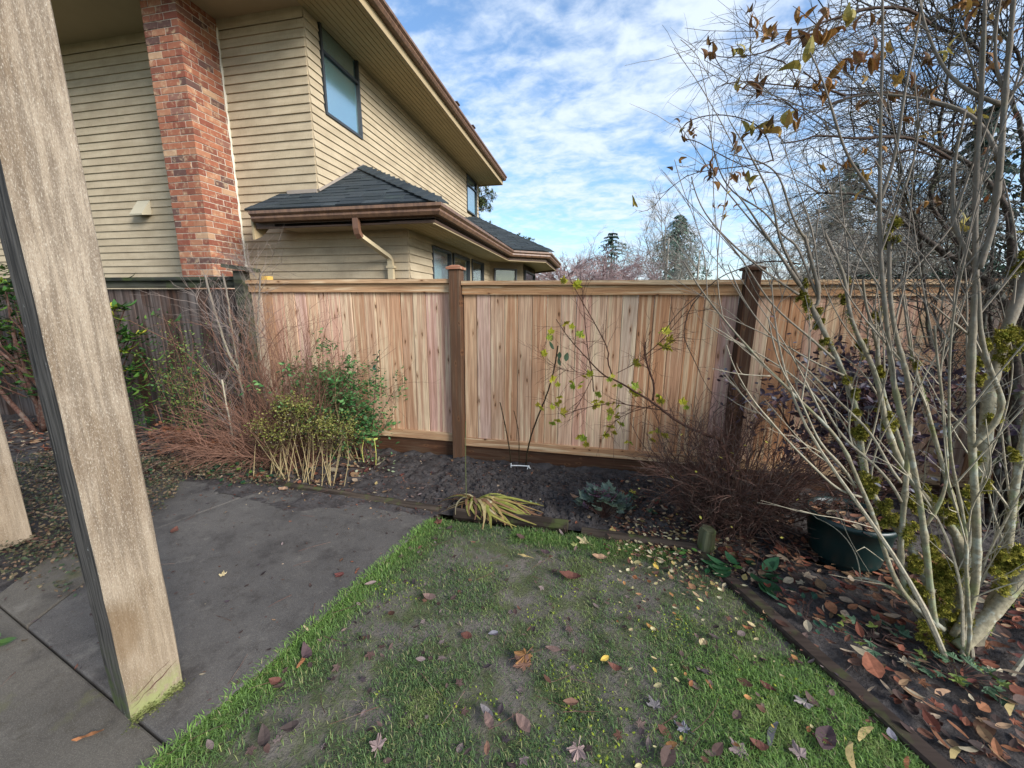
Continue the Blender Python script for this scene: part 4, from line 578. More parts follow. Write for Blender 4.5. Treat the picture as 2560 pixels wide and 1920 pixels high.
# ------------------------------------------------------------------ neighbour's house
HX, HY = -3.695, 4.957; LX = -2.43; ZS = 5.15; ZL = 2.535; EX = .1035
house = thing('house', (-5, 7, 0), 'two storey tan lap sided house with brick chimney behind the fences', 'house')
MB().box((-11, HY+.03, -.1), (HX-.03, 12.38, ZS+.1)).build('wall_core', 'wall_core', house)
lc = MB(); lc.prism([(-4.9, HY+.032), (LX-.03, HY+.032), (LX-.03, 5.72), (LX-.5, 5.72), (LX-.5, 8.45), (LX-.03, 8.45), (LX-.03, 8.93), (-1.76, 9.42), (-1.76, 11.3), (-2.5, 12.1), (-4.9, 12.1)], 'z', -.1, ZL+.02); lc.build('wall_core', 'wall_core', house)
PROF = [(0, 0), (-.024, 0), (-.005, EX+.012), (0, EX+.012)]           # (out, z)
def bmesh_front(x0, x1):
    return MB().prism([(-.0+q[0], q[1]) for q in PROF], 'x', 0, x1-x0).mesh('siding_board', 'siding')
def bmesh_side(y0, y1):
    return MB().prism([(-q[0], q[1]) for q in PROF], 'y', 0, y1-y0).mesh('siding_board', 'siding')
fl_ = bmesh_front(-10.8, -5.47); fr_ = bmesh_front(-5.02, HX); frl = bmesh_front(-5.02, LX)
z = 5.03-EX*37
side_cache = {}
def sboard(y0, y1, z, x):
    k = round(y1-y0, 3)
    if k not in side_cache: side_cache[k] = bmesh_side(y0, y1)
    link('siding_board', side_cache[k], house, (x, y0, z))
while z < ZS-.02:
    link('siding_board', fl_, house, (-10.8, HY, z))
    low = z < ZL-.03
    link('siding_board', frl if low else fr_, house, (-5.02, HY, z))
    if z > 2.7:
        segs = [(HY-.006, 12.38)]
        if 4.02 < z < 5.2: segs = [(HY-.006, 5.205), (6.10, 11.22), (12.19, 12.38)]
        for a, b in segs: sboard(a, b, z, HX)
    elif low:
        for a, b in ([(HY-.006, 5.69), (8.50, 8.95)]): sboard(a, b, z, LX)
    z += EX
MB().box((HX+.001, 6.42+.14, 1.4), (LX+.0, 6.56+.02, ZL)).build('wall_panel', 'siding', house)
MB().box((LX-.03, 5.67, 2.46), (LX+.008, 8.52, ZL)).build('wall_panel', 'siding', house)
MB().box((LX-.03, 7.50, 1.3), (LX+.008, 7.62, 2.46)).build('wall_panel', 'siding', house)
# frieze boards under the soffits
MB().box((-10.8, HY-.022, 5.03), (HX, HY, ZS)).build('frieze_board', 'siding', house)
# chimney
chim = MB().box((-5.462+.006, HY-.55+.006, -.1), (-4.958-.006, HY+.02, ZS+.9)).build('chimney', 'mortar', house)
CH = .0767
bm_cache = {}
def brick_at(lo, hi):
    d = tuple(round(hi[i]-lo[i], 3) for i in range(3))
    if d not in bm_cache:
        a = MB(); j = .0025; w, dd, h = d
        a.box((0, 0, 0), d); bm_cache[d] = a.mesh('brick', 'brick')
    link('brick', bm_cache[d], chim, (lo[0]+U(-.002, .002), lo[1]+U(-.002, .002), lo[2]))
z = 1.945-CH*3; k = 0; J = .011
CXL, CXR, CYF = -5.462, -4.958, HY-.55
while z < ZS-.02:
    h = CH-J
    if k % 2:
        cuts = [CXR-.2, CXR-.403, CXL]; e = CXR
        brick_at((CXR-.2+J/2, CYF, z), (CXR, CYF+.1-J/2, z+h)); brick_at((CXR-.4+J/2, CYF, z), (CXR-.2-J/2, CYF+.09, z+h)); brick_at((CXL, CYF, z), (CXR-.4-J/2, CYF+.09, z+h))
        brick_at((CXR-.09, CYF+.1+J/2, z), (CXR, CYF+.3-J/2, z+h)); brick_at((CXR-.09, CYF+.3+J/2, z), (CXR, CYF+.5-J/2, z+h)); brick_at((CXR-.09, CYF+.5+J/2, z), (CXR, HY-.0, z+h))
    else:
        brick_at((CXR-.1+J/2, CYF, z), (CXR, CYF+.2-J/2, z+h)); brick_at((CXR-.3+J/2, CYF, z), (CXR-.1-J/2, CYF+.09, z+h)); brick_at((CXL, CYF, z), (CXR-.3-J/2, CYF+.09, z+h))
        brick_at((CXR-.09, CYF+.2+J/2, z), (CXR, CYF+.4-J/2, z+h)); brick_at((CXR-.09, CYF+.4+J/2, z), (CXR, HY-.0, z+h))
    z += CH; k += 1
MB().tube([(CXR+.004+.006*math.sin(i*2.3), HY-.025, 1.3+i*.0963, .014+.004*math.sin(i*1.7)) for i in range(40)], 5).build('sealant_bead', 'caulk', chim)
# upper eaves
MB().box((-11, 4.1, ZS), (HX-.002, HY+.02, ZS+.03)).build('front_soffit', 'soffit_front', house)
sof = MB().box((HX-.02, 4.1, ZS+.012), (-2.93, 12.42, ZS+.03)).build('side_soffit', 'soffit', house)
sbm = MB().box((0, 0, 0), (.066, 8.3, .012)).mesh('soffit_board', 'soffit')
for i in range(10): link('soffit_board', sbm, sof, (HX+.004+i*.0742, 4.1, ZS-.002))
MB().box((-2.952, 4.08, ZS-.03), (-2.927, 12.44, ZS+.19)).build('fascia', 'fascia_tan', house)
MB().box((-11, 4.06, ZS-.03), (-2.927, 4.1, ZS+.19)).build('fascia', 'fascia_tan', house)
MB().box((HX-.3, 12.42, ZS-.03), (-2.955, 12.445, ZS+.19)).build('fascia', 'fascia_tan', house)
GP = [(0, 0), (.075, 0), (.10, .035), (.092, .06), (.125, .085), (.125, .118), (.11, .118), (.11, .095), (.0, .09)]   # gutter section: out, up
def sweep(name, path, prof, mat, parent, z):
    P = [Vector((a, b)) for a, b in path]; n = len(P); mb = MB(); rings = []
    for i in range(n):
        d1 = (P[i]-P[i-1]).normalized() if i else (P[1]-P[0]).normalized(); d2 = (P[i+1]-P[i]).normalized() if i < n-1 else d1
        n1 = Vector((d1.y, -d1.x)); n2 = Vector((d2.y, -d2.x)); m = (n1+n2).normalized(); m = m/max(.3, m.dot(n1))
        rings.append([(P[i].x+m.x*q[0], P[i].y+m.y*q[0], z+q[1]) for q in prof])
    k = len(prof); fs = [(i*k+j, i*k+(j+1) % k, (i+1)*k+(j+1) % k, (i+1)*k+j) for i in range(n-1) for j in range(k)] + [tuple(range(k)), tuple((n-1)*k+j for j in range(k))[::-1]]
    mb.add([v for r in rings for v in r], fs); return mb.build(name, mat, parent)
sweep('gutter', [(-11, 4.055), (-2.922, 4.055), (-2.922, 12.45)], GP, 'gutter_metal', house, ZS+.085)
rf = MB(); rf.add([(-2.84, 4.0, ZS+.215), (-2.84, 12.5, ZS+.215), (-7.2, 8.3, ZS+1.9), (-11, 4.0, ZS+.215), (-11, 12.5, ZS+.215), (-11, 8.3, ZS+1.9)], [(0, 1, 2), (3, 0, 2, 5), (1, 4, 5, 2)]); roof = rf.build('roof', 'shingle', house)
for yv, s_ in ((8.25, 1.), (9.3, 1.1)):
    b = MB(); b.box((-3.0, yv, ZS+.24), (-2.88, yv+.12*s_, ZS+.345)); b.box((-3.02, yv-.02, ZS+.34), (-2.86, yv+.12*s_+.02, ZS+.36)); b.build('roof_vent', 'trim_brown', roof)
MB().box((-9.6, 12.36, ZS-.0), (HX-.02, 12.38, ZS+.02)).build('trim', 'siding', house)
# windows
def window(name, o, ax, w, z0, z1, mull=None, blind=None, cover=None, depth=.06, vert=None):
    # o: start xy on the wall face, ax: unit xy along, outward normal = (ax.y, -ax.x)
    ax = Vector((ax[0], ax[1])).normalized(); nn = Vector((ax.y, -ax.x)); o = Vector(o)
    def bar(mb, a0, a1, za, zb, d0, d1):
        pts = []
        for zz in (za, zb):
            for (aa, dd) in ((a0, d0), (a1, d0), (a1, d1), (a0, d1)): q = o+ax*aa+nn*dd; pts.append((q.x, q.y, zz))
        mb.add(pts, BOXF)
    wroot = MB(); fr = .035
    bar(wroot, 0, fr, z0, z1, -.05, .02); bar(wroot, w-fr, w, z0, z1, -.05, .02); bar(wroot, fr, w-fr, z0, z0+fr, -.05, .022); bar(wroot, fr, w-fr, z1-fr, z1, -.05, .022)
    if mull: bar(wroot, fr, w-fr, mull-.018, mull+.018, -.03, .015)
    if vert: bar(wroot, vert-.02, vert+.02, z0+fr, z1-fr, -.03, .016)
    wr = wroot.build('window', 'window_frame', house)
    zs = [z0+fr]+([mull] if mull else [])+[z1-fr]
    for a, b in zip(zs, zs[1:]):
        g = MB(); bar(g, fr, w-fr, a+.002, b-.002, -.022, -.016); g.build('pane', 'window_glass', wr)
    if blind: g = MB(); bar(g, fr, w-fr, z0+fr, z1-fr, -.036, -.032); g.build('blind', blind, wr)
    if cover:
        for a0, a1 in cover: g = MB(); bar(g, a0, a1, z0, z1-.05, -.16, -.155); g.build('curtain', 'curtain', wr)
    return wr
window('w', (HX+.012, 5.225), (0, 1), .86, 4.085, 5.25, 4.85, 'blind')
window('w', (HX+.012, 11.24), (0, 1), .93, 4.175, 5.33-.2, 4.94-.05, 'blind')
window('w', (LX+.004, 5.70), (0, 1), .80, 1.2, 2.44, None, None, [(.05, .3), (.42, .75)])
window('w', (LX+.004, 6.60), (0, 1), .90, 1.2, 2.44, None, None, [(.1, .25)])
window('w', (LX+.004, 7.64), (0, 1), .84, 1.2, 2.46, None, None, [(.05, .55)])
MB().box((LX-.49, 5.72, 1.2), (LX-.485, 8.45, 2.46)).build('interior_wall', 'interior_wall', house)
# bay walls
B0, B1, B2, B3 = Vector((LX, 8.95)), Vector((-1.72, 9.42)), Vector((-1.72, 11.3)), Vector((-2.45, 12.1))
def baywall(a, b, name='bay_wall'):
    d = (b-a).normalized(); nn = Vector((d.y, -d.x)); m = MB(); pts = []
    for zz in (-.1, ZL):
        for p in (a, b, b-nn*.03, a-nn*.03): pts.append((p.x, p.y, zz))
    m.add(pts, BOXF); w = m.build(name, 'siding', house)
    z = 1.4
    L = (b-a).length
    mm = MB().prism([(-(-q[0]), q[1]) for q in PROF], 'y', 0, L).mesh('siding_board', 'siding')
    while z < ZL-.03:
        link('siding_board', mm, w, (a.x, a.y, z), (0, 0, math.atan2(d.y, d.x)-math.pi/2)); z += EX
    return w
baywall(B0, B1); baywall(B1, B2); baywall(B2, B3)
d01 = (B1-B0).normalized(); n01 = Vector((d01.y, -d01.x)); q = B0+d01*.12+n01*.026; window('w', q, d01, .56, 1.3, 2.40, None, 'blind')
window('w', (B1.x+.026, B1.y+.12), (0, 1), 1.55, 1.3, 2.40, None, 'blind')
# lower eaves
FY = 4.50
LS = MB(); LS.prism([(-4.02, FY), (-1.86, FY), (-1.86, 8.46), (-1.12, 8.95), (-1.12, 11.3), (-1.9, 12.2), (-4.02, 12.2)], 'z', ZL+.012, ZL+.03); lsof = LS.build('lower_soffit', 'soffit', house)
sb2 = MB().box((0, 0, 0), (.074, 3.95, .01)).mesh('soffit_board', 'soffit')
for i in range(7): link('soffit_board', sb2, lsof, (LX+.005+i*.0805, FY+.02, ZL+.0005))
MB().box((-4.02, FY, ZL), (LX, HY-.02, ZL+.011)).build('soffit_board', 'soffit_front', lsof)
ROUTE = [(-4.30, FY), (-1.86, FY), (-1.86, 8.46), (-1.12, 8.95), (-1.12, 11.3), (-1.9, 12.2)]
sweep('fascia', ROUTE, [(-.022, -.02), (0, -.02), (0, .16), (-.022, .16)], 'trim_brown', house, ZL+.0)
sweep('fascia_lip', ROUTE[1:], [(-.03, -.035), (-.006, -.035), (-.006, -.0215), (-.03, -.0215)], 'fascia_tan', house, ZL)
sweep('gutter', [(-4.27, FY-.002)]+[(-1.858, FY-.002)]+[(a+.002, b) for a, b in ROUTE[2:]], GP, 'gutter_metal', house, ZL+.05)
rk = MB(); rk.prism([(FY-.02, 2.385), (FY-.02, 2.70), (HY-.02, 2.98), (HY-.02, 2.72), (FY+.22, 2.55), (FY+.10, 2.44)], 'x', -4.345, -4.315); rk.build('rake_board', 'fascia_tan', house)
# lower roof: one shingle at a time
AP = Vector((HX, 6.06, 3.67)); EZ = 2.735
lroof = MB(); lroof.add([(-4.40, FY-.03, EZ-.02), (-1.80, FY-.03, EZ-.02), tuple(AP-Vector((0, 0, .02))), (HX, HY, 3.02), (-4.13, HY, 3.02)], [(0, 1, 2, 3, 4)])
lroof.add([(-1.80, FY-.03, EZ-.02), (-1.80, 8.5, EZ-.02), (HX, 10.65, 3.65), (HX, 6.06, 3.65)], [(0, 1, 2, 3)])
BAP = Vector((HX, 11.9, 4.10))
lroof.add([(-1.80, 8.5, EZ-.02), (-1.05, 8.93, EZ-.02), tuple(BAP), (HX, 10.65, 3.9)], [(0, 1, 2), (0, 2, 3)]); lroof.add([(-1.05, 8.93, EZ-.02), (-1.05, 11.35, EZ-.02), tuple(BAP)], [(0, 1, 2)]); lroof.add([(-1.05, 11.35, EZ-.02), (-1.85, 12.25, EZ-.02), tuple(BAP)], [(0, 1, 2)])
lroof = lroof.build('lower_roof', 'shingle', house)
def shingles(e0, e1, t0, t1, expo, tab):
    # a roof face: eave e0 to e1, top edge t0 to t1
    e0, e1, t0, t1 = map(Vector, (e0, e1, t0, t1)); ax = (e1-e0).normalized(); nor = ax.cross(((t0+t1)/2-(e0+e1)/2)).normalized()
    if nor.z < 0: nor = -nor
    upv = nor.cross(ax).normalized()
    if upv.z < 0: upv = -upv
    hgt = ((t0+t1)/2-e0).dot(upv); n = int(hgt/expo); k = 0
    for r in range(n):
        s = r*expo; f0 = s/hgt; f1 = min(1, (s+expo)/hgt)
        a = (e0.lerp(t0, f0)-e0).dot(ax); b = (e1.lerp(t1, f0)-e0).dot(ax); x = a-U(0, tab)*.5-(tab/2 if r % 2 else 0)
        while x < b-.02:
            w = tab*U(.7, 1.3); xa, xb = max(x, a), min(x+w, b)
            if xb-xa > .03:
                base = e0+upv*s; th = .016+U(0, .008); lift = U(0, .003)
                pts = []
                for (q, h) in ((base+upv*(-.012), lift), (base+upv*(expo*1.05), lift-.006)):
                    pts += [q+ax*(xa+.002)+nor*h, q+ax*(xb-.002)+nor*h, q+ax*(xb-.002)+nor*(h+th), q+ax*(xa+.002)+nor*(h+th)]
                m = MB(); m.add(pts, [(0,1,2,3),(7,6,5,4),(0,4,5,1),(1,5,6,2),(2,6,7,3),(3,7,4,0)]); m.build('shingle', 'shingle', lroof)
            x += w
shingles((-4.40, FY-.03, EZ), (-1.80, FY-.03, EZ), (HX-.3, 6.06, 3.67+.02), (HX, 6.06, 3.67+.02), .125, .27)
shingles((-1.80, 8.5, EZ), (-1.05, 8.93, EZ), (HX, 11.1, 4.0), tuple(BAP+Vector((0, 0, .02))), .14, .26)
def hipcaps(a, b, n):
    a, b = Vector(a), Vector(b); d = (b-a)/n
    for i in range(n):
        p = a+d*i; m = MB(); s = Vector((d.y, -d.x, 0)).normalized()
        m.add([p+s*.13+Vector((0,0,-.03)), p+Vector((0,0,.03)), p-s*.13+Vector((0,0,-.03)), p+d*1.15+s*.12+Vector((0,0,-.045)), p+d*1.15+Vector((0,0,.012)), p+d*1.15-s*.12+Vector((0,0,-.045))], [(0,1,4,3),(1,2,5,4),(0,2,1)]); o = m.build('hip_shingle', 'shingle', lroof)
        so = o.modifiers.new('thick', 'SOLIDIFY'); so.thickness = .009
hipcaps((-1.80, FY-.03, EZ+.02), AP+Vector((0, 0, .03)), 14); hipcaps((-1.05, 8.93, EZ+.02), BAP+Vector((0, 0, .03)), 14)
MB().tube([(HX+.02, HY-.02, 3.06, .02), (HX+.02, 6.06, 3.72, .02)], 4).build('flashing', 'flashing', lroof)
MB().box((-4.15, HY-.035, 3.03), (HX, HY-.012, 3.075)).build('flashing', 'flashing', lroof)
# downspout
ds = thing('downspout', (-2.66, 4.9, 0), 'cream downspout with brown elbow running from the lower gutter to the wall', 'downspout')
def rectpipe(path, w, d):
    P = [Vector(p) for p in path]; m = MB(); vs = []; k = len(P)
    for i in range(k):
        t = (P[min(i+1, k-1)]-P[max(i-1, 0)]).normalized(); sx = Vector((1, 0, 0)); sx = (sx-t*sx.dot(t)).normalized(); sy = t.cross(sx)
        vs += [P[i]+sx*w+sy*d, P[i]-sx*w+sy*d, P[i]-sx*w-sy*d, P[i]+sx*w-sy*d]
    m.add(vs, [(i*4+j, i*4+(j+1) % 4, i*4+4+(j+1) % 4, i*4+4+j) for i in range(k-1) for j in range(4)]+[(3, 2, 1, 0), tuple(4*(k-1)+j for j in range(4))]); return m
rectpipe([(-2.84, FY-.05, 2.59), (-2.84, FY-.05, 2.47), (-2.838, FY-.035, 2.42), (-2.825, FY-.0, 2.375)], .036, .027).build('elbow', 'downspout_brown', ds)
rectpipe([(-2.83, FY-.01, 2.39), (-2.672, HY-.085, 2.185), (-2.665, HY-.062, 2.15), (-2.665, HY-.058, 2.1)], .033, .024).build('pipe', 'downspout', ds)
rectpipe([(-2.665, HY-.055, 2.13), (-2.665, HY-.055, -.1)], .036, .027).build('pipe', 'downspout', ds)
MB().box((-2.72, HY-.09, 2.05), (-2.61, HY-.019, 2.08)).build('strap', 'downspout', ds)
# dryer vent hood on the front wall
vh = MB(); a, b = -6.66, -6.51
vh.prism([(HY-.015, 3.06), (HY-.015, 2.86), (HY-.15, 2.83), (HY-.155, 2.85)], 'x', a-.08, b); o = vh.build('vent_hood', 'vent_paint', house)
MB().prism([(HY-.03, 2.856), (HY-.14, 2.833), (HY-.14, 2.836), (HY-.03, 2.859)], 'x', a-.06, b-.02).build('vent_opening', 'black_void', o)
# small unit standing on the deck by the bay
db = thing('deck_unit', (-2.0, 8.6, 1.5), 'small white and black appliance peeking over the fence by the bay', 'appliance')
MB().box((-2.12, 8.60, -.16), (-1.93, 8.78, 1.73)).build('body', 'white_paint', db); MB().box((-2.2, 8.58, 1.735), (-1.9, 8.8, 1.79)).build('lid', 'trim_brown', db)

# ------------------------------------------------------------------ timber posts of the pergola
def bigpost(name, cx, cy, w, d, rz, label, seed, top=2.9):
    wm_ = 'weathered_post' if seed == 1 else 'weathered_plain'
    q = random.Random(seed); root = None; mb = MB(); n = 26; m = Matrix.Rotation(rz, 3, 'Z'); rings = []
    for i in range(n+1):
        z = .02+(top-.02)*(i/n)**1.15; jx = q.uniform(-.0012, .0012)
        notch = -.012 if (i in (15, 16) and seed == 1) else 0
        shape = [(-w/2, -d/2), (w/2-.004, -d/2), (w/2, -d/2+.004), (w/2, d/2-.004), (w/2-.004, d/2), (-w/2, d/2)]
        k = (z-.02)/.19
        for (x, y) in shape:
            if k < 1 and seed == 1 and x > 0: x -= .006*(1-k)+q.uniform(0, .0015)
            v = m@Vector((x+jx-(notch if x < 0 else 0), y+q.uniform(-.0012, .0012), 0)); mb.v.append((v.x, v.y, z))
    for i in range(n):
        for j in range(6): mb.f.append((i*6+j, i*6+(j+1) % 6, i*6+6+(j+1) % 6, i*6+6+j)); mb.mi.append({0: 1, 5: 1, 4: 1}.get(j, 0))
    mb.f.append(tuple(range(n*6, n*6+6))); mb.mi.append(0)
    r = thing(name, (cx, cy, .0), label, 'post'); me = mb.mesh('shaft', [wm_, 'dark_face_post']); link('shaft', me, r, (cx, cy, 0)); return r, m
pr, pm = bigpost('pergola_post', -1.71, .979, .165, .168, R_(-14.5), 'tall weathered grey timber post with mossy foot standing on the patio', 1)
# split in the grain and rot at the foot
c = Vector((-1.71, .979, 0)); crk = MB()
def onface(y, z, out=.0835): v = pm@Vector((out, y, 0)); return (c.x+v.x, c.y+v.y, z)
for k_ in range(2):
    y0 = -.07+U(0, .03); z0 = .10+k_*.012; pts = []
    for i in range(9):
        t = i/8; pts.append(onface(-.078+t*.158, .085+k_*.03+t*(.07+.008*k_)+U(-.006, .006), .0812)+(max(.0003, .0002+.0022*math.sin(t*3.1)*U(.2, 1)),))
    crk.tube(pts, 4)
crk.build('crack', 'bark_brown', pr)
moss = MB()
for _ in range(240):
    t = rng.choice((-.07, -.03, .04, .075))+rng.gauss(0, .012); z = abs(rng.gauss(0, .016)); p = onface(t, .02+z, .0825); put(moss, TINY, p, U(.006, .014), None, U(-.5, .8), U(-.6, .6), cmix((.07, .085, .025), (.16, .16, .06), U(0, 1)))
for _ in range(110):
    a = rng.choice((-.08, -.02, .05))+rng.gauss(0, .016); p = onface(a, .022, .085+abs(rng.gauss(0, .012))); put(moss, TINY, p, U(.006, .012), None, U(-.3, .5), U(-.4, .4), cmix((.07, .085, .025), (.16, .16, .06), U(0, 1)))
moss.build('moss', 'moss', pr, kind='stuff')
bigpost('pergola_post', -3.75, 1.60, .165, .168, R_(-14.5), 'second weathered timber post, cut off by the left edge of the picture', 2)

# ------------------------------------------------------------------ timber edging
def tie(pts, h, w, mat, name, label, cat, rnd=False):
    mb = MB(); line = [(x_, y_, z_, w) for x_, y_, z_ in pts]
    fine = []
    for a, b in zip(line, line[1:]):
        n = max(2, int((Vector(b[:3])-Vector(a[:3])).length/.06))
        for i in range(n): t = i/n; fine.append(tuple(a[j]*(1-t)+b[j]*t for j in range(3))+(w*U(.93, 1.05),))
    fine.append(line[-1]); mb.tube(fine, 8, jit=.05); o = mb.build(name, mat); tag(o, label, cat); return o
tie([(-2.86, 2.735, -.008), (-2.0, 2.68, -.004), (-1.12, 2.615, -.005)], .1, .05, 'tie_wood', 'edging_timber', 'half buried dark edging timber along the far edge of the patio', 'edging')
tie([(-.98, 2.60, .01), (-.42, 2.60, .025), (-.12, 2.585, .03)], .1, .047, 'tie_wood', 'edging_timber', 'round grey edging log with sawn end behind the strappy yellow leaves', 'edging')
tie([(-.02, 2.56, .012), (.35, 2.535, .015), (.73, 2.515, .02)], .1, .04, 'tie_wood', 'edging_timber', 'mossy edging log running up to the short wooden stake', 'edging')
eb = MB(); ww = .028
for k_, (a, b) in enumerate(zip(EDGE, EDGE[1:])):
    pass
path = [Vector((x_, y_)) for x_, y_ in EDGE]; vs = []
for i, pnt in enumerate(path):
    t = (path[min(i+1, 3)]-path[max(i-1, 0)]).normalized(); n_ = Vector((t.y, -t.x))
    for s_, z_ in ((0, -.08), (0, .03), (.075, .036), (.075, -.08)): v = pnt+n_*s_; vs.append((v.x, v.y, z_))
eb.add(vs, [(i*4+j, i*4+(j+1) % 4, i*4+4+(j+1) % 4, i*4+4+j) for i in range(3) for j in range(4)]+[(0, 1, 2, 3), (12, 15, 14, 13)])
o = eb.build('edging_board', 'edge_wood'); tag(o, 'dark brown edging board between the lawn and the right hand bed', 'edging'); bv = o.modifiers.new('e', 'BEVEL'); bv.width = .008
sk = MB(); sk.tube([(.785, 2.515, -.08, .055), (.785, 2.515, .10, .053), (.788, 2.513, .165, .05), (.79, 2.512, .178, .043)], 9, jit=.05)
tag(sk.build('wooden_stake', 'stake_wood'), 'short thick mossy wooden stake at the corner of the lawn', 'stake')
# ------------------------------------------------------------------ mossy multi stemmed shrub
def resample(line, st=.035, jit=.0025):
    o = []
    for a, b in zip(line, line[1:]):
        n = max(1, int((Vector(b[:3])-Vector(a[:3])).length/st))
        for i in range(n):
            t = i/n; o.append(tuple(a[j]*(1-t)+b[j]*t+(U(-jit, jit)*min(1, a[3]/.012) if j < 3 else 0) for j in range(4)))
    o.append(line[-1]); return o
def smooth(line, it=1):
    for _ in range(it):
        n = [line[0]]
        for a, b in zip(line, line[1:]): n += [tuple(a[j]*.75+b[j]*.25 for j in range(4)), tuple(a[j]*.25+b[j]*.75 for j in range(4))]
        n.append(line[-1]); line = n
    return line
def relax(line, it=8):
    for _ in range(it): line = [line[0]]+[tuple(a[j]*.25+b[j]*.5+c[j]*.25 for j in range(4)) for a, b, c in zip(line, line[1:], line[2:])]+[line[-1]]
    return line
def knotty(line):
    o = []
    for p in line: o.append(p[:3]+(p[3]*(U(1.15, 1.35) if rng.random() < .12 else U(.95, 1.05)),))
    return o
shrub = thing('mossy_shrub', (1.72, 1.97, 0), 'large bare multi stemmed shrub with pale bark and moss clumps at the right', 'shrub')
STEMS = [[p[:3]+(p[3]*.62,) for p in s] for s in STEMS]; BR = [[p[:3]+(p[3]*.72,) for p in s] for s in BR]; TREE = [[p[:3]+(p[3]*.36,) for p in s] for s in TREE]
for i, s in enumerate(STEMS):
    s = knotty(relax(resample(smooth(s), .03), 14))
    MB().tube(s, 8, jit=.05).build('stem', 'bark_pale', shrub, smooth=True)
tw = MB(); buds = MB()
for s in BR:
    s2 = knotty(relax(resample(smooth(s), .03, .002), 5)); MB().tube(s2, 6).build('branch', 'bark_pale' if s[0][3] > .007 else 'bark_twig', shrub, smooth=True)
    L = len(s2)
    for i in range(3, L, 4):
        if rng.random() < .55:
            d = rdir(Vector(s2[i][:3])-Vector(s2[i-1][:3]), .8); tw.tube(walk(s2[i][:3], d, U(.006, .02), 2, .1, 0, .0022, .0018), 4)
    if rng.random() < .9: sprout(tw, s2, 1, (.05, .16), .6, .0018, .05, .12, 0, 3, .3, 4)
for s in STEMS: sprout(tw, s, 4, (.08, .3), .6, .0028, .08, .12, 1, 3, .35, 4, 2)
sh = MB(); SH = [(s, 4) for s in STEMS if s[-1][2] > .9]+[(s, 1) for s in BR if s[-1][2] > 1.0 and s[0][3] > .004]
for s, n_ in SH:
    for _ in range(n_):
        i = int(U(.25, .97)*(len(s)-1)); a, b = Vector(s[i][:3]), Vector(s[i+1][:3]); d = (b-a).normalized()*.6+Vector((U(-.75, .5), U(-.25, .35), .55)); r = min(.0048, s[i][3]*.6); ln = relax(walk(a.lerp(b, U(0, 1)), d, U(.35, 1.0), 10, .16, .03, r, .0014), 2)
        sh.tube(knotty(ln), 5, cap=False); sprout(sh, ln, 4, (.06, .3), .6, .002, .04, .14, 0, 3, .25, 4)
for _ in range(7):
    ln = relax(walk((U(1.62, 1.9), U(1.85, 2.05), 0), (U(-.55, .6), U(-.1, .35), 1), U(.9, 2.0), 14, .13, .02, U(.006, .012), .002), 2); sh.tube(knotty(ln), 6, cap=False); sprout(sh, ln, 8, (.1, .45), .55, .0026, .05, .14, 1, 3, .3, 4, 2)
sh.build('shoots', 'bark_twig', shrub, kind='stuff')
tw.build('twigs', 'bark_twig', shrub, kind='stuff')
def mossball(mb, p, r, dens=1.):
    P = Vector(p); n = int((260+9000*r)*dens); q = random.Random(int(p[0]*1e4)); nu, nv = 10, 7; ring = []
    for i in range(nv+1):
        for j in range(nu):
            a, b = math.pi*i/nv, 2*math.pi*j/nu; k = r*q.uniform(.4, .85); ring.append((P.x+k*math.sin(a)*math.cos(b), P.y+k*math.sin(a)*math.sin(b), P.z+k*.85*math.cos(a)))
    mb.add(ring, [(i*nu+j, i*nu+(j+1) % nu, (i+1)*nu+(j+1) % nu, (i+1)*nu+j) for i in range(nv) for j in range(nu)], lin('#5a5c22'))
    for _ in range(n):
        d = Vector((rng.gauss(0, 1), rng.gauss(0, 1), rng.gauss(.2, 1))).normalized(); s = P+Vector((d.x, d.y, d.z*.9))*r*U(.6, 1.02)
        m = rdir(d, U(0, .7)).to_track_quat('Y', 'Z').to_euler().to_matrix()*U(.005, .012); mb.add([s+m@Vector(v) for v in TINY[0]], TINY[1], cmix(lin('#5c5820'), lin('#a09642'), U(0, 1)))
for p in MOSS:
    mb = MB()
    for _ in range(10): k_ = p[3]*1.3; mossball(mb, (p[0]+rng.gauss(0, .4)*k_, p[1]+rng.gauss(0, .4)*k_, p[2]+rng.gauss(0, .65)*k_), k_*U(.18, .5), .36)
    mb.build('moss_clump', 'moss', shrub, kind='stuff')
fz = MB()
for s in STEMS[:3]+STEMS[7:10]+[STEMS[12]]:
    ss = resample(smooth(s), .02)
    for _ in range(int(len(ss)*45)):
        i = int(U(0, .8)*len(ss)); q = Vector(ss[i][:3]); r = ss[i][3]
        if fbm(np.array([q.x*1.0]), np.array([q.z]), 9, 3, 4)[0] < .47: continue
        d = Vector((rng.gauss(0, 1), rng.gauss(0, 1), rng.gauss(.3, .8))).normalized(); q = q+d*r*.98
        m = d.to_track_quat('Y', 'Z').to_euler().to_matrix()*U(.004, .009); fz.add([q+m@Vector(v) for v in TINY[0]], TINY[1], cmix((.08, .11, .015), (.26, .30, .05), U(0, 1)))
fz.build('moss', 'moss', shrub, kind='stuff')

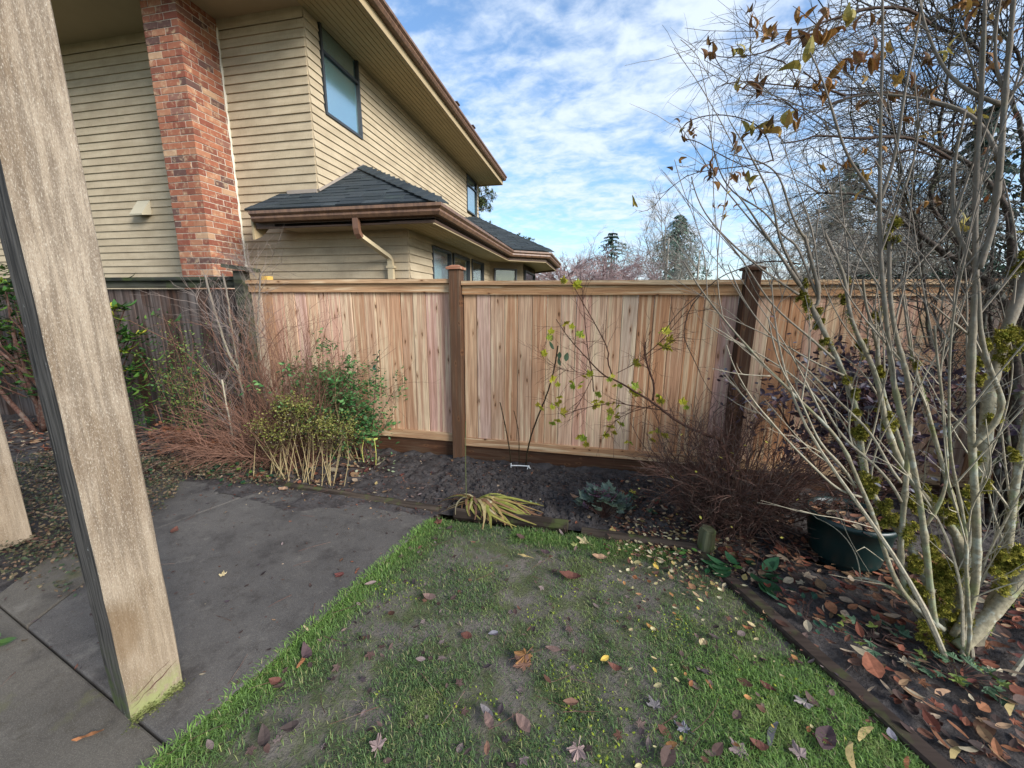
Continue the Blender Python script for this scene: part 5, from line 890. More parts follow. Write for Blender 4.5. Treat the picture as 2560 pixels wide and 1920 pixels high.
# ------------------------------------------------------------------ climbing vine with withered leaves
vine = thing('climbing_vine', (2.6, 2.45, 0), 'bare arching vine with curled brown and yellow leaves against the sky', 'vine')
PAL_V = ['#74492c', '#85582f', '#8f6538', '#5e3a28', '#4c3024', '#96763e', '#948846', '#694130', '#59382a']
vt = MB()
for s in VINE:
    s2 = resample(smooth(s), .03, .002); MB().tube(knotty(s2), 5).build('stem', 'bark_vine', vine, smooth=True)
    if len(s2) > 8: sprout(vt, s2, 14, (.03, .16), .8, .0014, .02, .3, 1, 3, .1, 4, 2)
st = MB(); st.tube([(3.35, 3.25, 0, .02), (3.2, 3.1, 1.0, .018), (3.0, 2.8, 1.9, .014), (2.75, 2.45, 2.5, .01), (2.5, 2.35, 2.75, .008)], 6); st.build('stem', 'bark_vine', vine)
vt.build('twigs', 'bark_vine', vine, kind='stuff')
vmesh = {}
for i, (x, y, z, s) in enumerate(VL):
    c = rng.choice(PAL_V); k = rng.choice((0, 1, 2))
    if (c, k) not in vmesh:
        m = MB(); bl = (leaf_oval(.2, .3, .8), leaf_oval(.26, .2, 1.0), leaf_oval(.16, .5, .6))[k]; cc = lin(c)
        m.add(bl[0], bl[1]); m.c = [cmix(cc, lin('#a08a4a'), .3*(j % 3 == 1)) for j in range(len(bl[0]))]; vmesh[(c, k)] = m.mesh('leaf', 'leaf')
    for q in range(rng.choice((1, 2, 3))): link('leaf', vmesh[(c, k)], vine, (x+U(-.012, .012)*q, y, z), (U(.9, 2.6), U(-.8, .8), U(0, 6.28)), (s*U(1.2, 1.85),)*3)

# ------------------------------------------------------------------ dark tree behind the shrub
dt = thing('dark_tree', (3.35, 3.35, 0), 'dark barked bare tree with dense arching twigs at the right edge', 'tree')
dtw = MB()
for i, s in enumerate(TREE):
    s2 = resample(smooth(s), .06, .006); MB().tube(s2, 8 if i < 3 else 6, jit=.08).build('trunk' if i < 2 else 'limb', 'bark_dark', dt, smooth=True)
    part = s2[int(len(s2)*.25):]
    sprout(dtw, part, 62 if i not in (7,) else 14, (.25, .75), .8, .0038, -.03, .16, 2, 3, .05, 5, 3)
root = MB(); root.tube([(3.42, 3.32, -.1, .17), (3.42, 3.32, .1, .14), (3.38, 3.32, .5, .12), (3.36, 3.3, .9, .11)], 10, jit=.06); root.build('trunk', 'bark_dark', dt, smooth=True)
for k_ in range(26):
    ln = walk((U(2.75, 4.3), U(3.2, 3.55), -.02), (U(-.3, .15), U(-.1, .05), 1), U(1.3, 2.4), 9, .09, .0, U(.012, .035), .006); MB().tube(ln, 6, jit=.06).build('limb', 'bark_dark', dt, smooth=True); sprout(dtw, ln, 9, (.2, .6), .7, .003, 0, .18, 1, 3, .3, 4, 3)
big = MB(); big.tube([(3.62, 3.3, -.1, .25), (3.62, 3.3, .3, .2), (3.6, 3.3, 1.2, .17), (3.66, 3.3, 2.4, .15), (3.75, 3.3, 3.6, .12)], 12, jit=.08); big.build('trunk', 'bark_dark', dt, smooth=True)
dtw.build('twigs', 'bark_dark', dt, kind='stuff')
dl = MB()
for _ in range(90):
    put(dl, OV, (U(2.0, 4.2), U(2.7, 3.3), U(2.0, 3.4)), U(.03, .06), None, U(.6, 2.6), U(-.7, .7), lin(rng.choice(['#7a4a26', '#5e3422', '#8d6a2f', '#a9823a'])))
dl.build('withered_leaves', 'leaf', dt, kind='stuff')

# ------------------------------------------------------------------ purple leaved shrub and the green pot
ps = thing('purple_shrub', (1.95, 3.05, 0), 'rounded shrub with dusky purple leaves in front of the fence', 'shrub')
stm = MB(); tips = []; leafm = MB(); PP = ['#3a2f3a', '#4b3c46', '#332a35', '#54464f', '#40323a', '#5b3f3a', '#6a6a72']
for k_ in range(11):
    ln = walk((1.95+U(-.06, .06), 3.05+U(-.05, .05), 0), (U(-.55, .35), U(-.25, .2), 1), U(.9, 1.25), 8, .12, -.01, .011, .004); MB().tube(ln, 6).build('stem', 'bark_brown', ps)
    sprout(stm, ln, 12, (.12, .4), .75, .003, .0, .18, 1, 3, .3, 4, 4, tips)
stm.build('twigs', 'bark_brown', ps, kind='stuff')
for t in tips:
    for _ in range(4):
        p = (t[0]+U(-.06, .06), t[1]+U(-.06, .06), t[2]+U(-.06, .06))
        if p[2] > .35: put(leafm, OV, p, U(.03, .058), None, U(-.9, 1.2), U(-.8, .8), lin(rng.choice(PP)))
for _ in range(620):
    put(leafm, OV, (1.72+rng.gauss(0, .24), 3.0+rng.gauss(0, .14), .95+rng.gauss(0, .2)), U(.03, .055), None, U(-.9, 1.2), U(-.8, .8), lin(rng.choice(PP)))
leafm.build('foliage', 'leaf_gloss', ps, kind='stuff')

pot = thing('planter_pot', (1.64, 2.62, 0), 'dark green plastic planter full of dead leaves behind the mossy shrub', 'pot')
PX, PY = 1.64, 2.64; PR = [(.165, .0), (.17, .035), (.185, .05), (.188, .06), (.215, .22), (.228, .33), (.236, .335), (.236, .375), (.222, .377), (.215, .34), (.2, .30), (.0, .30)]; PR = [(r*.97, z*.86) for r, z in PR]
m = MB(); n = 40
for r, z in PR:
    for j in range(n): a = 2*math.pi*j/n; m.v.append((PX+r*math.cos(a), PY+r*math.sin(a), z))
for i in range(len(PR)-1):
    for j in range(n): m.f.append((i*n+j, i*n+(j+1) % n, (i+1)*n+(j+1) % n, (i+1)*n+j)); m.mi.append(0)
m.build('body', 'pot_green', pot, smooth=True)
s_ = MB(); s_.tube([(PX, PY, .26, .198), (PX, PY, .275, .194)], 24); s_.build('potting_soil', 'soil', pot)
PAL = {'pink': '#a98f88', 'grey': '#7d7778', 'lilac': '#86848e', 'whitepink': '#a89c98', 'brown': '#5a423a', 'redbrown': '#6f3b2a', 'red': '#6a2a22', 'orange': '#a8683a', 'cream': '#cdb98a', 'yelloworange': '#b58438', 'amber': '#94662e', 'tan': '#7d5640', 'pinkbrown': '#82665c', 'purple': '#4c3439', 'darkbrown': '#3b2c28', 'peach': '#bf9673', 'yellow': '#c5bd3a', 'lime': '#a7ac62', 'palegreen': '#9db08a', 'straw': '#b9a266', 'rust': '#a2502c', 'orangewood': '#b67440', 'green': '#24482a', 'slate': '#45474f', 'pinkgrey': '#8f7b78', 'mahogany': '#4a2a24'}
LIT = ['#6b4838', '#7a5843', '#553a30', '#96785c', '#a8927a', '#453530', '#5c332c', '#a3957c', '#80654a', '#3c302c', '#8a5640', '#5a4840', '#4a3a34']
lp = MB()
for _ in range(120):
    a = U(0, 6.283); r = .2*math.sqrt(U(0, 1)); put(lp, rng.choice((OV, MP, OVN)), (PX+r*math.cos(a), PY+r*math.sin(a), .28+U(0, .03)), U(.04, .08), None, U(-.5, .5), U(-.5, .5), lin(rng.choice(LIT)))
tag(lp.build('leaf_pile', 'litter', None, kind='stuff'), 'brown dead leaves heaped inside the green planter', 'leaves')

# ------------------------------------------------------------------ brown twiggy shrub
ts = thing('twiggy_shrub', (1.02, 2.80, 0), 'dense leafless brown twiggy shrub in front of the dark fence post', 'shrub')
tm = MB(); tl = MB()
for k_ in range(150):
    a = U(0, 6.283); r = U(0, .2); d = Vector((math.cos(a)*U(.1, .85), math.sin(a)*U(.1, .6), 1)); ln = walk((1.02+r*math.cos(a), 2.82+r*.7*math.sin(a), 0), d, U(.45, 1.0), 7, .15, -.02, .0055, .0024)
    tm.tube(ln, 4, cap=False); sprout(tm, ln, 9, (.08, .26), .7, .0026, .0, .28, 1, 3, .2, 4, 3, None)
for k_ in range(60):
    a = U(0, 6.283); d = Vector((math.cos(a), math.sin(a)*.7, U(.15, .6))); ln = walk((1.02+U(-.1, .1), 2.80+U(-.1, .1), U(.02, .2)), d, U(.25, .5), 7, .22, -.10, .0036, .0016); tm.tube(ln, 3, cap=False); sprout(tm, ln, 6, (.06, .18), .7, .002, -.03, .3, 0, 3, .2, 4)
tm.build('twigs', 'bark_brown', ts, kind='stuff')
for _ in range(36): put(tl, OV, (1.02+rng.gauss(0, .25), 2.75+rng.gauss(0, .15), U(.15, .75)), U(.018, .03), None, U(-1, 1), U(-1, 1), lin(rng.choice(['#cfc25a', '#d8cf7a', '#b5b04a'])))
tl.build('leaves', 'leaf', ts, kind='stuff')

# ------------------------------------------------------------------ leaning branch with yellow leaves
lb = thing('leaning_branch', (1.2, 2.95, 0), 'leaning shrub branch with sparse yellow green leaves across the fence', 'branch')
st = MB(); st.tube([(1.2, 2.92, -.02, .016)]+[BRANCH[0][0]], 6); st.build('stem', 'bark_branch', lb)
bt = MB()
for s in BRANCH:
    s2 = resample(smooth(s), .03, .003); MB().tube(s2, 6).build('stem', 'bark_branch', lb, smooth=True); sprout(bt, s2, 14, (.06, .3), .7, .0022, -.01, .25, 1, 3, .1, 4, 2)
bt.build('twigs', 'bark_branch', lb, kind='stuff')
ym = []
for c in ('#a3a32e', '#b8b030', '#8fa03a', '#c0b845', '#9c8a2a'):
    m = MB(); b = leaf_maple(5, .82, .3, 3); m.add(b[0], b[1]); cc = lin(c); m.c = [cmix(cc, lin('#6d7a24'), .5*(j % 4 == 0)) for j in range(len(b[0]))]; ym.append(m.mesh('leaf', 'leaf'))
for i, (x, y, z) in enumerate([(x+U(-.05, .05)*q, y, z+U(-.05, .05)*q) for x, y, z in BL for q in (0, 1)]):
    link('leaf', ym[i % 5], lb, (x, y+U(-.05, .05), z), (U(.8, 2.4), U(-.6, .6), U(-.9, .9)), (U(.05, .09),)*3)

# ------------------------------------------------------------------ rose canes, stake and rods
rc = thing('rose_canes', (-.68, 3.55, 0), 'three cut back thorny rose canes in bare soil before the fence', 'rose')
for s in CANES:
    s2 = resample(smooth(s), .025, .002); s2[0] = s2[0][:2]+(min(-.01, s2[0][2]),)+s2[0][3:]; MB().tube(s2, 7).build('cane', 'cane', rc, smooth=True)
    th = MB()
    for p in s2[2:]:
        if rng.random() < .9: d = rdir((0, .05, 1), 1.4); q = Vector(p[:3])+d*p[3]*.8; th.tube([tuple(q)+(.0022,), tuple(q+d*.012-Vector((0, 0, .003)))+(.0003,)], 3)
    th.build('thorns', 'cane', rc, kind='stuff')
gm = MB(); b = leaf_oval(.36, .1, .2); gm.add(b[0], b[1], lin('#3a5038')); gm = gm.mesh('leaf', 'leaf')
gm2 = MB(); gm2.add(b[0], b[1], lin('#5c5a20')); gm2 = gm2.mesh('leaf', 'leaf')
for i, p in enumerate(CL): link('leaf', gm if i < 4 else gm2, rc, p, (U(.9, 2.0), U(-.5, .5), U(-1.5, 1.5)), (U(.06, .085),)*3)
wt = MB(); wt.tube([(-.735, 3.5, .052, .006), (-.64, 3.5, .06, .006), (-.555, 3.5, .062, .006)], 5); wt.tube([(-.56, 3.5, .07, .005), (-.575, 3.49, .02, .005), (-.59, 3.47, -.03, .005)], 5); wt.tube([(-.56, 3.5, .07, .005), (-.54, 3.49, .03, .004), (-.53, 3.47, -.02, .004)], 5); wt.tube([(-.735, 3.5, .03, .004), (-.735, 3.5, .075, .006)], 5)
tag(wt.build('plant_tie', 'tie_white'), 'white plastic tie holding the rose canes just above the soil', 'plant tie')
gr = MB(); gr.tube(resample([(-.925, 2.70, -.03, .004), (-.93, 2.71, .4, .0038), (-.93, 2.73, .72, .003)], .04, .001), 5); tag(gr.build('garden_rod', 'rod_green'), 'thin greenish upright rod behind the strappy yellow leaves', 'rod')

# ------------------------------------------------------------------ strappy yellow leaves
ir = thing('strappy_plant', (-.85, 2.74, 0), 'collapsed clump of strappy yellow and straw coloured leaves by the lawn', 'plant')
IC = ['#a8935a', '#9a8252', '#858a40', '#97964a', '#b3a272', '#7d5c42', '#6f5140', '#9c9a4c', '#b5a884', '#8a6a4a']
for k_ in range(120):
    a = rng.choice([U(-1.9, -.2)]*3+[U(-3.2, -1.9), U(-.5, .15), U(-1.5, 0)]); L = U(.2, .52) if -1.2 < a < 0.1 else U(.14, .32); c = lin(rng.choice(IC)) if a < 1 else lin('#a06a40')
    m = MB(); n = 6; hh = U(.03, .12); w = U(.007, .015); vs = []
    for i in range(n+1):
        t = i/n; r = L*t; z = .035+4*hh*t*(1-t)*.8*(1-.3*t)+.015*(1-t); aa = a+(.35*t*t*(1 if k_ % 2 else -.5)); p = Vector((-.86+U(0, .0)+math.cos(aa)*r*1.15+(k_ % 7-3)*.012, 2.74+math.sin(aa)*r*.75+(k_ % 5-2)*.012, max(.016, z))); s = Vector((-math.sin(aa), math.cos(aa), .25))*w*(1-.75*t*t)
        vs += [p-s, p+s]
    m.add(vs, [(2*i, 2*i+1, 2*i+3, 2*i+2) for i in range(n)]); m.c = [cmix(c, lin('#7a5a3a'), max(0, (j//2)/n-.55)) for j in range(len(vs))]; m.build('leaf', 'leaf', ir)

# ------------------------------------------------------------------ small leafy plants
def rosette(name, x, y, label, cat, cols, n, R, H, size, blank, mat='leaf', stemc='bark_brown', up=.4):
    t = thing(name, (x, y, 0), label, cat); sm = MB(); ms = []
    for c in cols:
        m = MB(); m.add(blank[0], blank[1], lin(c)); ms.append(m.mesh('leaf', mat))
    for i in range(n):
        a = U(0, 6.283); r = R*math.sqrt(U(.02, 1)); z = H*(1-.6*(r/R)**2)*U(.75, 1.1)+.01; p = (x+r*math.cos(a), y+r*math.sin(a)*.8, z); s = size*U(.7, 1.2)
        link('leaf', ms[i % len(ms)], t, p, (U(-.3, up), U(-.35, .35), a-math.pi/2+U(-.6, .6)), (s,)*3)
        sm.tube([(x+U(-.02, .02), y+U(-.02, .02), -.01, .0022), (x+r*.6*math.cos(a), y+r*.5*math.sin(a), z*.75, .002), p+(.0015,)], 3)
    sm.build('stalks', stemc, t, kind='stuff'); return t
rosette('coral_bells', .13, 2.80, 'dark purple green ruffled leafy plant on the soil behind the edging log', 'plant', ['#56665c', '#62725f', '#4e5a54', '#6a5060', '#5a6a5c'], 95, .17, .24, .085, leaf_maple(5, .85, .2, 2), 'leaf', 'bark_brown', 1.1)
t = rosette('coral_bells', .02, 2.98, 'small bluish green leafy clump behind the dark purple plant', 'plant', ['#4a5a54', '#566862'], 12, .07, .12, .06, MP)
pf = MB()
for _ in range(150): put(pf, TINY, (.12+rng.gauss(0, .05), 2.83+rng.gauss(0, .03), .20+rng.gauss(0, .025)), U(.012, .022), None, U(-1, 1), U(-1, 1), lin(rng.choice(['#5c3548', '#4b2c3c', '#6d4356'])))
tag(pf.build('flower_heads', 'leaf', None, kind='stuff'), 'wine coloured tuft of young leaves on top of the dark purple plant', 'plant tuft')
rosette('primrose_plant', .96, 2.30, 'low rosette of glossy dark green oval leaves by the edging board', 'plant', ['#27462a', '#305634', '#203c24', '#3c6440'], 16, .13, .05, .12, leaf_oval(.3, .1, .25), 'leaf_gloss')
rosette('columbine_plant', 1.62, 1.78, 'clump of blue green lobed leaves at the foot of the mossy shrub', 'plant', ['#445c42', '#526a4c', '#3c523a', '#6f7e3a'], 34, .14, .07, .055, MP3)
rosette('columbine_plant', 1.40, 1.93, 'loose blue green lobed leaves between dead leaves left of the mossy shrub', 'plant', ['#425a42', '#4d664c', '#7f8a40'], 18, .17, .06, .05, MP3)
rosette('weed_clump', 2.0, 1.42, 'green leafy weeds in the bottom right corner of the bed', 'plant', ['#2f4f36', '#3c5c3a', '#6a7a40'], 24, .2, .07, .05, MP3)
rosette('weed_clump', 1.15, 2.05, 'scattered dark green seedlings beside the edging board', 'plant', ['#2b4a3a', '#35543f'], 14, .2, .04, .045, OV)
rosette('weed_clump', -3.15, 2.86, 'low dark green ground cover leaves at the back edge of the patio', 'plant', ['#24452c', '#2f5535', '#1f3c2a', '#58702f'], 80, .36, .09, .05, OV, 'leaf_gloss')
rosette('weed_clump', -4.05, 2.62, 'dark green ground cover beside the tall post at the patio corner', 'plant', ['#24452c', '#2f5535', '#3c5530'], 46, .3, .09, .05, OV, 'leaf_gloss')
rosette('weed_clump', -2.05, 3.2, 'pale variegated weeds on the soil at the foot of the green bush', 'plant', ['#8f9a78', '#5c6b48', '#a8ab90'], 34, .26, .05, .032, OV)
rosette('weed_clump', .78, 2.42, 'bright green seedlings around the short wooden stake', 'plant', ['#3f6a30', '#557a35', '#2c5a34'], 16, .2, .05, .05, OV)
rosette('leafy_plant', -2.68, 1.0, 'big green leaves poking in at the left edge of the picture', 'plant', ['#3c5428', '#48602e'], 7, .06, .08, .075, leaf_oval(.3, .12, .3), 'leaf_gloss')
rosette('weed_clump', .42, 3.02, 'small dark green weeds left of the brown twiggy shrub', 'plant', ['#1f3f30', '#2b4d38'], 18, .16, .06, .05, OV, 'leaf_gloss')

# ------------------------------------------------------------------ left border shrubs
# yellow green spirea on tan stems
sp = thing('spirea_shrub', (-2.55, 2.86, 0), 'small shrub with yellow green tops on bare tan stems at the patio edge', 'shrub')
sf = MB()
HEADS = [(-2.94, 2.86, .46, .10), (-2.66, 2.92, .60, .17), (-2.47, 2.88, .50, .13), (-2.27, 2.88, .44, .11), (-2.07, 2.9, .50, .13), (-2.72, 2.82, .42, .12), (-2.74, 2.95, .68, .11), (-2.55, 2.95, .66, .10), (-2.3, 2.93, .54, .09)]
for k_ in range(36):
    h = HEADS[k_ % len(HEADS)]; b = (-2.52+(h[0]+2.5)*.7+U(-.2, .2), 2.80+U(-.05, .08), -.01); e = Vector((h[0]+U(-.08, .08), h[1]+U(-.06, .06), h[2]-.03)); mid = Vector(b).lerp(e, .5)+Vector((U(-.03, .03), U(-.03, .03), .02))
    ln = resample(smooth([tuple(b)+(.0036,), tuple(mid)+(.003,), tuple(e)+(.0016,)]), .05, .002)
    MB().tube(ln, 5).build('stem', 'stick_tan', sp)
    sprout(sf_t := MB(), ln[len(ln)//2:], 6, (.05, .14), .6, .0012, .02, .2, 1, 3, .1, 3, 2); sf_t.build('twig', 'bark_brown', sp, kind='stuff')
for x, y, z, r in HEADS:
    for _ in range(int(14500*r*r)+420):
        d = Vector((rng.gauss(0, .5), rng.gauss(0, .5), rng.gauss(-.12, .62))); p = Vector((x, y, z))+d*r
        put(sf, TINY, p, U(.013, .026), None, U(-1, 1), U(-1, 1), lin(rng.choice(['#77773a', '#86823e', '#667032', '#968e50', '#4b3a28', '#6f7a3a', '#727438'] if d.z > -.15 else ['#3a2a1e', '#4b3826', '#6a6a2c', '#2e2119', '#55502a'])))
    for _ in range(26): put(sf, TINY, (x+rng.gauss(0, r*.5), y+rng.gauss(0, r*.4), z+rng.gauss(0, r*.4)), U(.008, .013), None, U(-1, 1), U(-1, 1), lin('#cfc9a8'))
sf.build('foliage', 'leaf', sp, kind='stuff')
# green rose bush
gb = thing('green_bush', (-2.38, 3.38, 0), 'leafy green bush with one tall shoot against the new fence', 'shrub')
gf = MB(); gt = MB(); GC = ['#355c30', '#48743c', '#2b4f2a', '#5c8548', '#6f9158', '#3d6a38', '#547a4c']
for k_ in range(22):
    b = (-2.35+U(-.15, .2), 3.38+U(-.08, .08), 0); tt = []
    ln = walk(b, (U(-.5, .42), U(-.2, .15), 1), U(.5, 1.1), 7, .12, -.01, .006, .0025); MB().tube(ln, 5).build('stem', 'stick_tan' if k_ % 3 else 'bark_brown', gb)
    sprout(gt, ln, 9, (.1, .28), .7, .0018, .0, .2, 1, 3, .2, 4, 3, tt)
    for t in tt:
        for _ in range(6): put(gf, OV, (t[0]+U(-.045, .045), t[1]+U(-.045, .045), t[2]+U(-.05, .05)), U(.022, .046), None, U(-.8, .9), U(-.7, .7), lin(rng.choice(GC)))
for cx, cy, cz, s, n in ((-2.6, 3.36, .70, .12, 110), (-2.2, 3.36, .5, .13, 120), (-2.08, 3.38, .82, .06, 110), (-2.42, 3.34, .88, .06, 90), (-2.3, 3.34, .35, .16, 240)):
    for _ in range(n): put(gf, OV, (cx+rng.gauss(0, s), cy+rng.gauss(0, s*.6), max(.05, cz+rng.gauss(0, s))), U(.02, .042), None, U(-.8, .9), U(-.7, .7), lin(rng.choice(GC)))
ln = resample(smooth([(-2.2, 3.38, 0, .006), (-2.1, 3.38, .6, .004), (-2.04, 3.4, 1.12, .002)]), .05, .004); MB().tube(ln, 5).build('stem', 'bark_brown', gb)
for q in ln[-6:]:
    for _ in range(3): put(gf, OV, (q[0]+U(-.03, .03), q[1]+U(-.03, .03), q[2]+U(-.03, .03)), U(.03, .055), None, U(-.8, .9), U(-.7, .7), lin('#3f5f4a'))
for y0 in range(2):
    ln = resample(smooth([(-2.15, 3.33, .25, .003), (-1.98, 3.3, .36, .0025), (-1.82, 3.3, .62+.06*y0, .0014)]), .05, .003); gt.tube(ln, 3)
gt.build('twigs', 'bark_brown', gb, kind='stuff'); gf.build('foliage', 'leaf', gb, kind='stuff')
tw_ = MB()
for i in range(3): tw_.tube([(-2.17+.17*(j/8.)+U(-.004, .004), 3.24-.04*math.sin(j/8*3.14), .31+i*.007+U(-.003, .003), .003) for j in range(9)], 4)
tw_.tube([(-2.13, 3.22, .32, .003), (-2.15, 3.2, .2, .003), (-2.14, 3.2, .08, .003)], 4); tw_.tube([(-2.02, 3.22, .32, .003), (-2.0, 3.2, .18, .003), (-2.01, 3.2, .06, .003)], 4)
tag(tw_.build('garden_twine', 'twine'), 'pale yellow twine tied round the stems of the green bush', 'twine')
# red brown twiggy bush
rb = thing('red_twig_bush', (-3.25, 3.1, 0), 'sprawling leafless bush of red brown twigs left of the yellow green shrub', 'shrub')
rm = MB()
for k_ in range(95):
    a = U(0, 6.283); d = Vector((math.cos(a)*U(.2, 1.3)-.25, math.sin(a)*U(.1, .6), U(.4, 1.1))); ln = walk((-3.15+U(-.3, .3), 3.1+U(-.15, .15), 0), d, U(.45, 1.0), 9, .13, -.055, .0055, .002); rm.tube(ln, 4, cap=False); sprout(rm, ln, 7, (.1, .35), .6, .0024, -.03, .22, 1, 3, .2, 5, 3)
for k_ in range(30):
    ln = walk((-3.0+U(-.25, .25), 3.05+U(-.1, .1), .02), (U(-1.4, -.3), U(-.35, .1), U(.3, .75)), U(.8, 1.25), 10, .09, -.075, .0052, .002); rm.tube(ln, 4, cap=False); sprout(rm, ln, 7, (.12, .4), .5, .0022, -.05, .2, 1, 3, .2, 5, 2)
for k_ in range(60):
    ln = walk((-2.95+U(-.2, .25), 3.05+U(-.1, .1), .0), (U(-.4, .4), U(-.2, .1), 1), U(.3, .7), 7, .12, 0, .004, .0016); rm.tube(ln, 3, cap=False); sprout(rm, ln, 6, (.06, .2), .5, .002, 0, .2, 0, 3, .2, 4)
for k_ in range(80):
    ln = walk((-3.1+U(-.5, .55), 3.2+U(-.1, .1), .02), (U(-.35, .75), U(-.1, .1), 1.1), U(.9, 1.7), 11, .1, -.035, .0042, .0013); rm.tube(ln, 4, cap=False); sprout(rm, ln, 7, (.12, .4), .6, .0016, -.01, .2, 1, 3, .3, 5, 2)
rm.build('twigs', 'bark_red', rb, kind='stuff')
for s in ARCH:
    s2 = resample(smooth(s), .03, .002); MB().tube(s2, 5).build('stem', 'bark_red', rb); m = MB(); sprout(m, s2, 14, (.15, .5), .7, .0018, .03, .2, 1, 3, .1, 5, 2); m.build('twigs', 'bark_red', rb, kind='stuff')
# dead fern under it
df = thing('dead_fern', (-3.75, 3.12, 0), 'withered rust brown fern fronds under the bare bush by the old fence', 'fern')
fm = MB()
for k_ in range(20):
    a = U(0, 6.283); ln = walk((-3.75+U(-.1, .1), 3.12, .02), (math.cos(a)*.8, math.sin(a)*.5, 1), U(.4, .75), 9, .06, -.13, .003, .001); fm.tube(ln, 3, lin('#6b3f22'))
    for i, q in enumerate(ln[1:]):
        for _ in range(9): put(fm, TINY, (q[0]+U(-.04, .04), q[1]+U(-.04, .04), q[2]+U(-.04, .02)), U(.025, .055), None, U(-1, 1), U(-1, 1), lin(rng.choice(['#6b4330', '#75492f', '#553425', '#805238'])))
fm.build('fronds', 'leaf', df, kind='stuff')
# tall bare shrub with pale sticks
ts2 = thing('bare_stick_shrub', (-3.5, 3.35, 0), 'tall bare shrub of pale stems at the joint of the two fences', 'shrub')
sm_ = MB()
for i, s in enumerate(STICKS):
    s = [p[:3]+(p[3]*.8,) for p in s]
    if i < 4:
        f0 = s[0]; s = [(f0[0]+.08, f0[1]-.05, -.02, f0[3])] + s
    s2 = resample(smooth(s), .04, .003); MB().tube(knotty(s2), 6).build('stem', 'bark_twig' if i < 4 else 'bark_grey', ts2, smooth=True); sprout(sm_, s2, 26, (.1, .45), .7, .0026, .01, .28, 1, 3, .2, 5, 3)
sm_.build('twigs', 'bark_grey', ts2, kind='stuff')
# thin leafy shrub against the old fence
ls_ = thing('leafy_briar', (-4.2, 3.42, 0), 'thin straggling green leaved briar in front of the old grey fence', 'shrub')
lf = MB(); lt = MB()
for k_ in range(22):
    ln = walk((-4.25+U(-.5, .45), 3.4+U(-.12, .1), 0), (U(-.35, .3), U(-.1, .1), 1), U(.8, 1.5), 9, .1, -.012, .004, .0014); lt.tube(ln, 3); sprout(lt, ln, 7, (.1, .3), .7, .0014, 0, .2, 1, 3, .2, 4, 2)
    for q in ln[2:]:
        for _ in range(14): put(lf, OV, (q[0]+U(-.1, .1), q[1]+U(-.08, .08), q[2]+U(-.08, .08)), U(.018, .036), None, U(-.9, 1), U(-.8, .8), lin(rng.choice(['#3a5a32', '#4c6a38', '#2c4a2c', '#6d7d3a', '#7c8a4a'])))
for ln0 in (((-4.9, 3.3, 1.4), (-4.3, 3.3, 1.15), (-3.9, 3.3, .8), (-3.6, 3.3, .55)), ((-4.6, 3.2, .5), (-4.55, 3.2, .25), (-4.45, 3.2, 0))):
    lt.tube(resample([p+(.004,) for p in ln0], .05, .003), 4)
lt.build('twigs', 'bark_red', ls_, kind='stuff'); lf.build('foliage', 'leaf', ls_, kind='stuff')
# rhododendron
rh = thing('rhododendron', (-6.4, 3.3, 0), 'big evergreen shrub with whorled glossy leaves behind the tall post', 'shrub')
rmesh = []
for c in ('#2c4a24', '#3a5c28', '#4f7030', '#77862f', '#a3a03a', '#22401f'):
    m = MB(); b = leaf_oval(.17, .12, .3); m.add(b[0], b[1], lin(c)); rmesh.append(m.mesh('leaf', 'leaf_gloss'))
for k_ in range(9):
    ln = walk((-6.5+U(-.3, .3), 3.35+U(-.1, .1), 0), (U(-.6, .8), U(-.35, .1), 1), U(.9, 1.5), 7, .14, .0, .03, .012); MB().tube(ln, 7, jit=.06).build('stem', 'bark_brown', rh, smooth=True)
cl = []
for k_ in range(34): cl.append((U(-7.5, -5.6), U(2.9, 3.5), U(.75, 1.95)))
for k_ in range(20): cl.append((U(-5.2, -4.72), U(3.05, 3.3), U(.75, 1.58)))
rs = MB()
for (x, y, z) in cl:
    rs.tube([(x*.6-6.4*.4, 3.35, z*.45, .01), (x*.9-6.4*.1, y, z*.85, .007), (x, y, z, .005)], 4)
    y0 = rng.random() < .3
    for j in range(7):
        a = j*6.283/7+U(-.3, .3); link('leaf', rmesh[rng.choice((3, 4, 2)) if y0 else rng.choice((0, 1, 2, 5))], rh, (x, y, z), (U(-.35, .5), 0, a), (U(.1, .17),)*3)
rs.build('twigs', 'bark_brown', rh, kind='stuff')
# extra leaf mass
rl = MB(); b = leaf_oval(.17, .12, .3, 3)
for _ in range(900):
    p = (rng.gauss(-6.6, .6), U(3.0, 3.6), U(.5, 2.0)); put(rl, b, p, U(.09, .16), None, U(-.5, .6), 0, lin(rng.choice(['#1f3a1c', '#2c4a24', '#3a5c28', '#55702e'])))
for _ in range(420):
    p = (rng.gauss(-4.98, .16), U(3.15, 3.5), U(.2, 1.45)); put(rl, b, p, U(.06, .12), None, U(-.5, .6), 0, lin(rng.choice(['#1f3a1c', '#2c4a24', '#3a5c28', '#55702e'])))
rl.build('foliage', 'leaf_gloss', rh, kind='stuff')
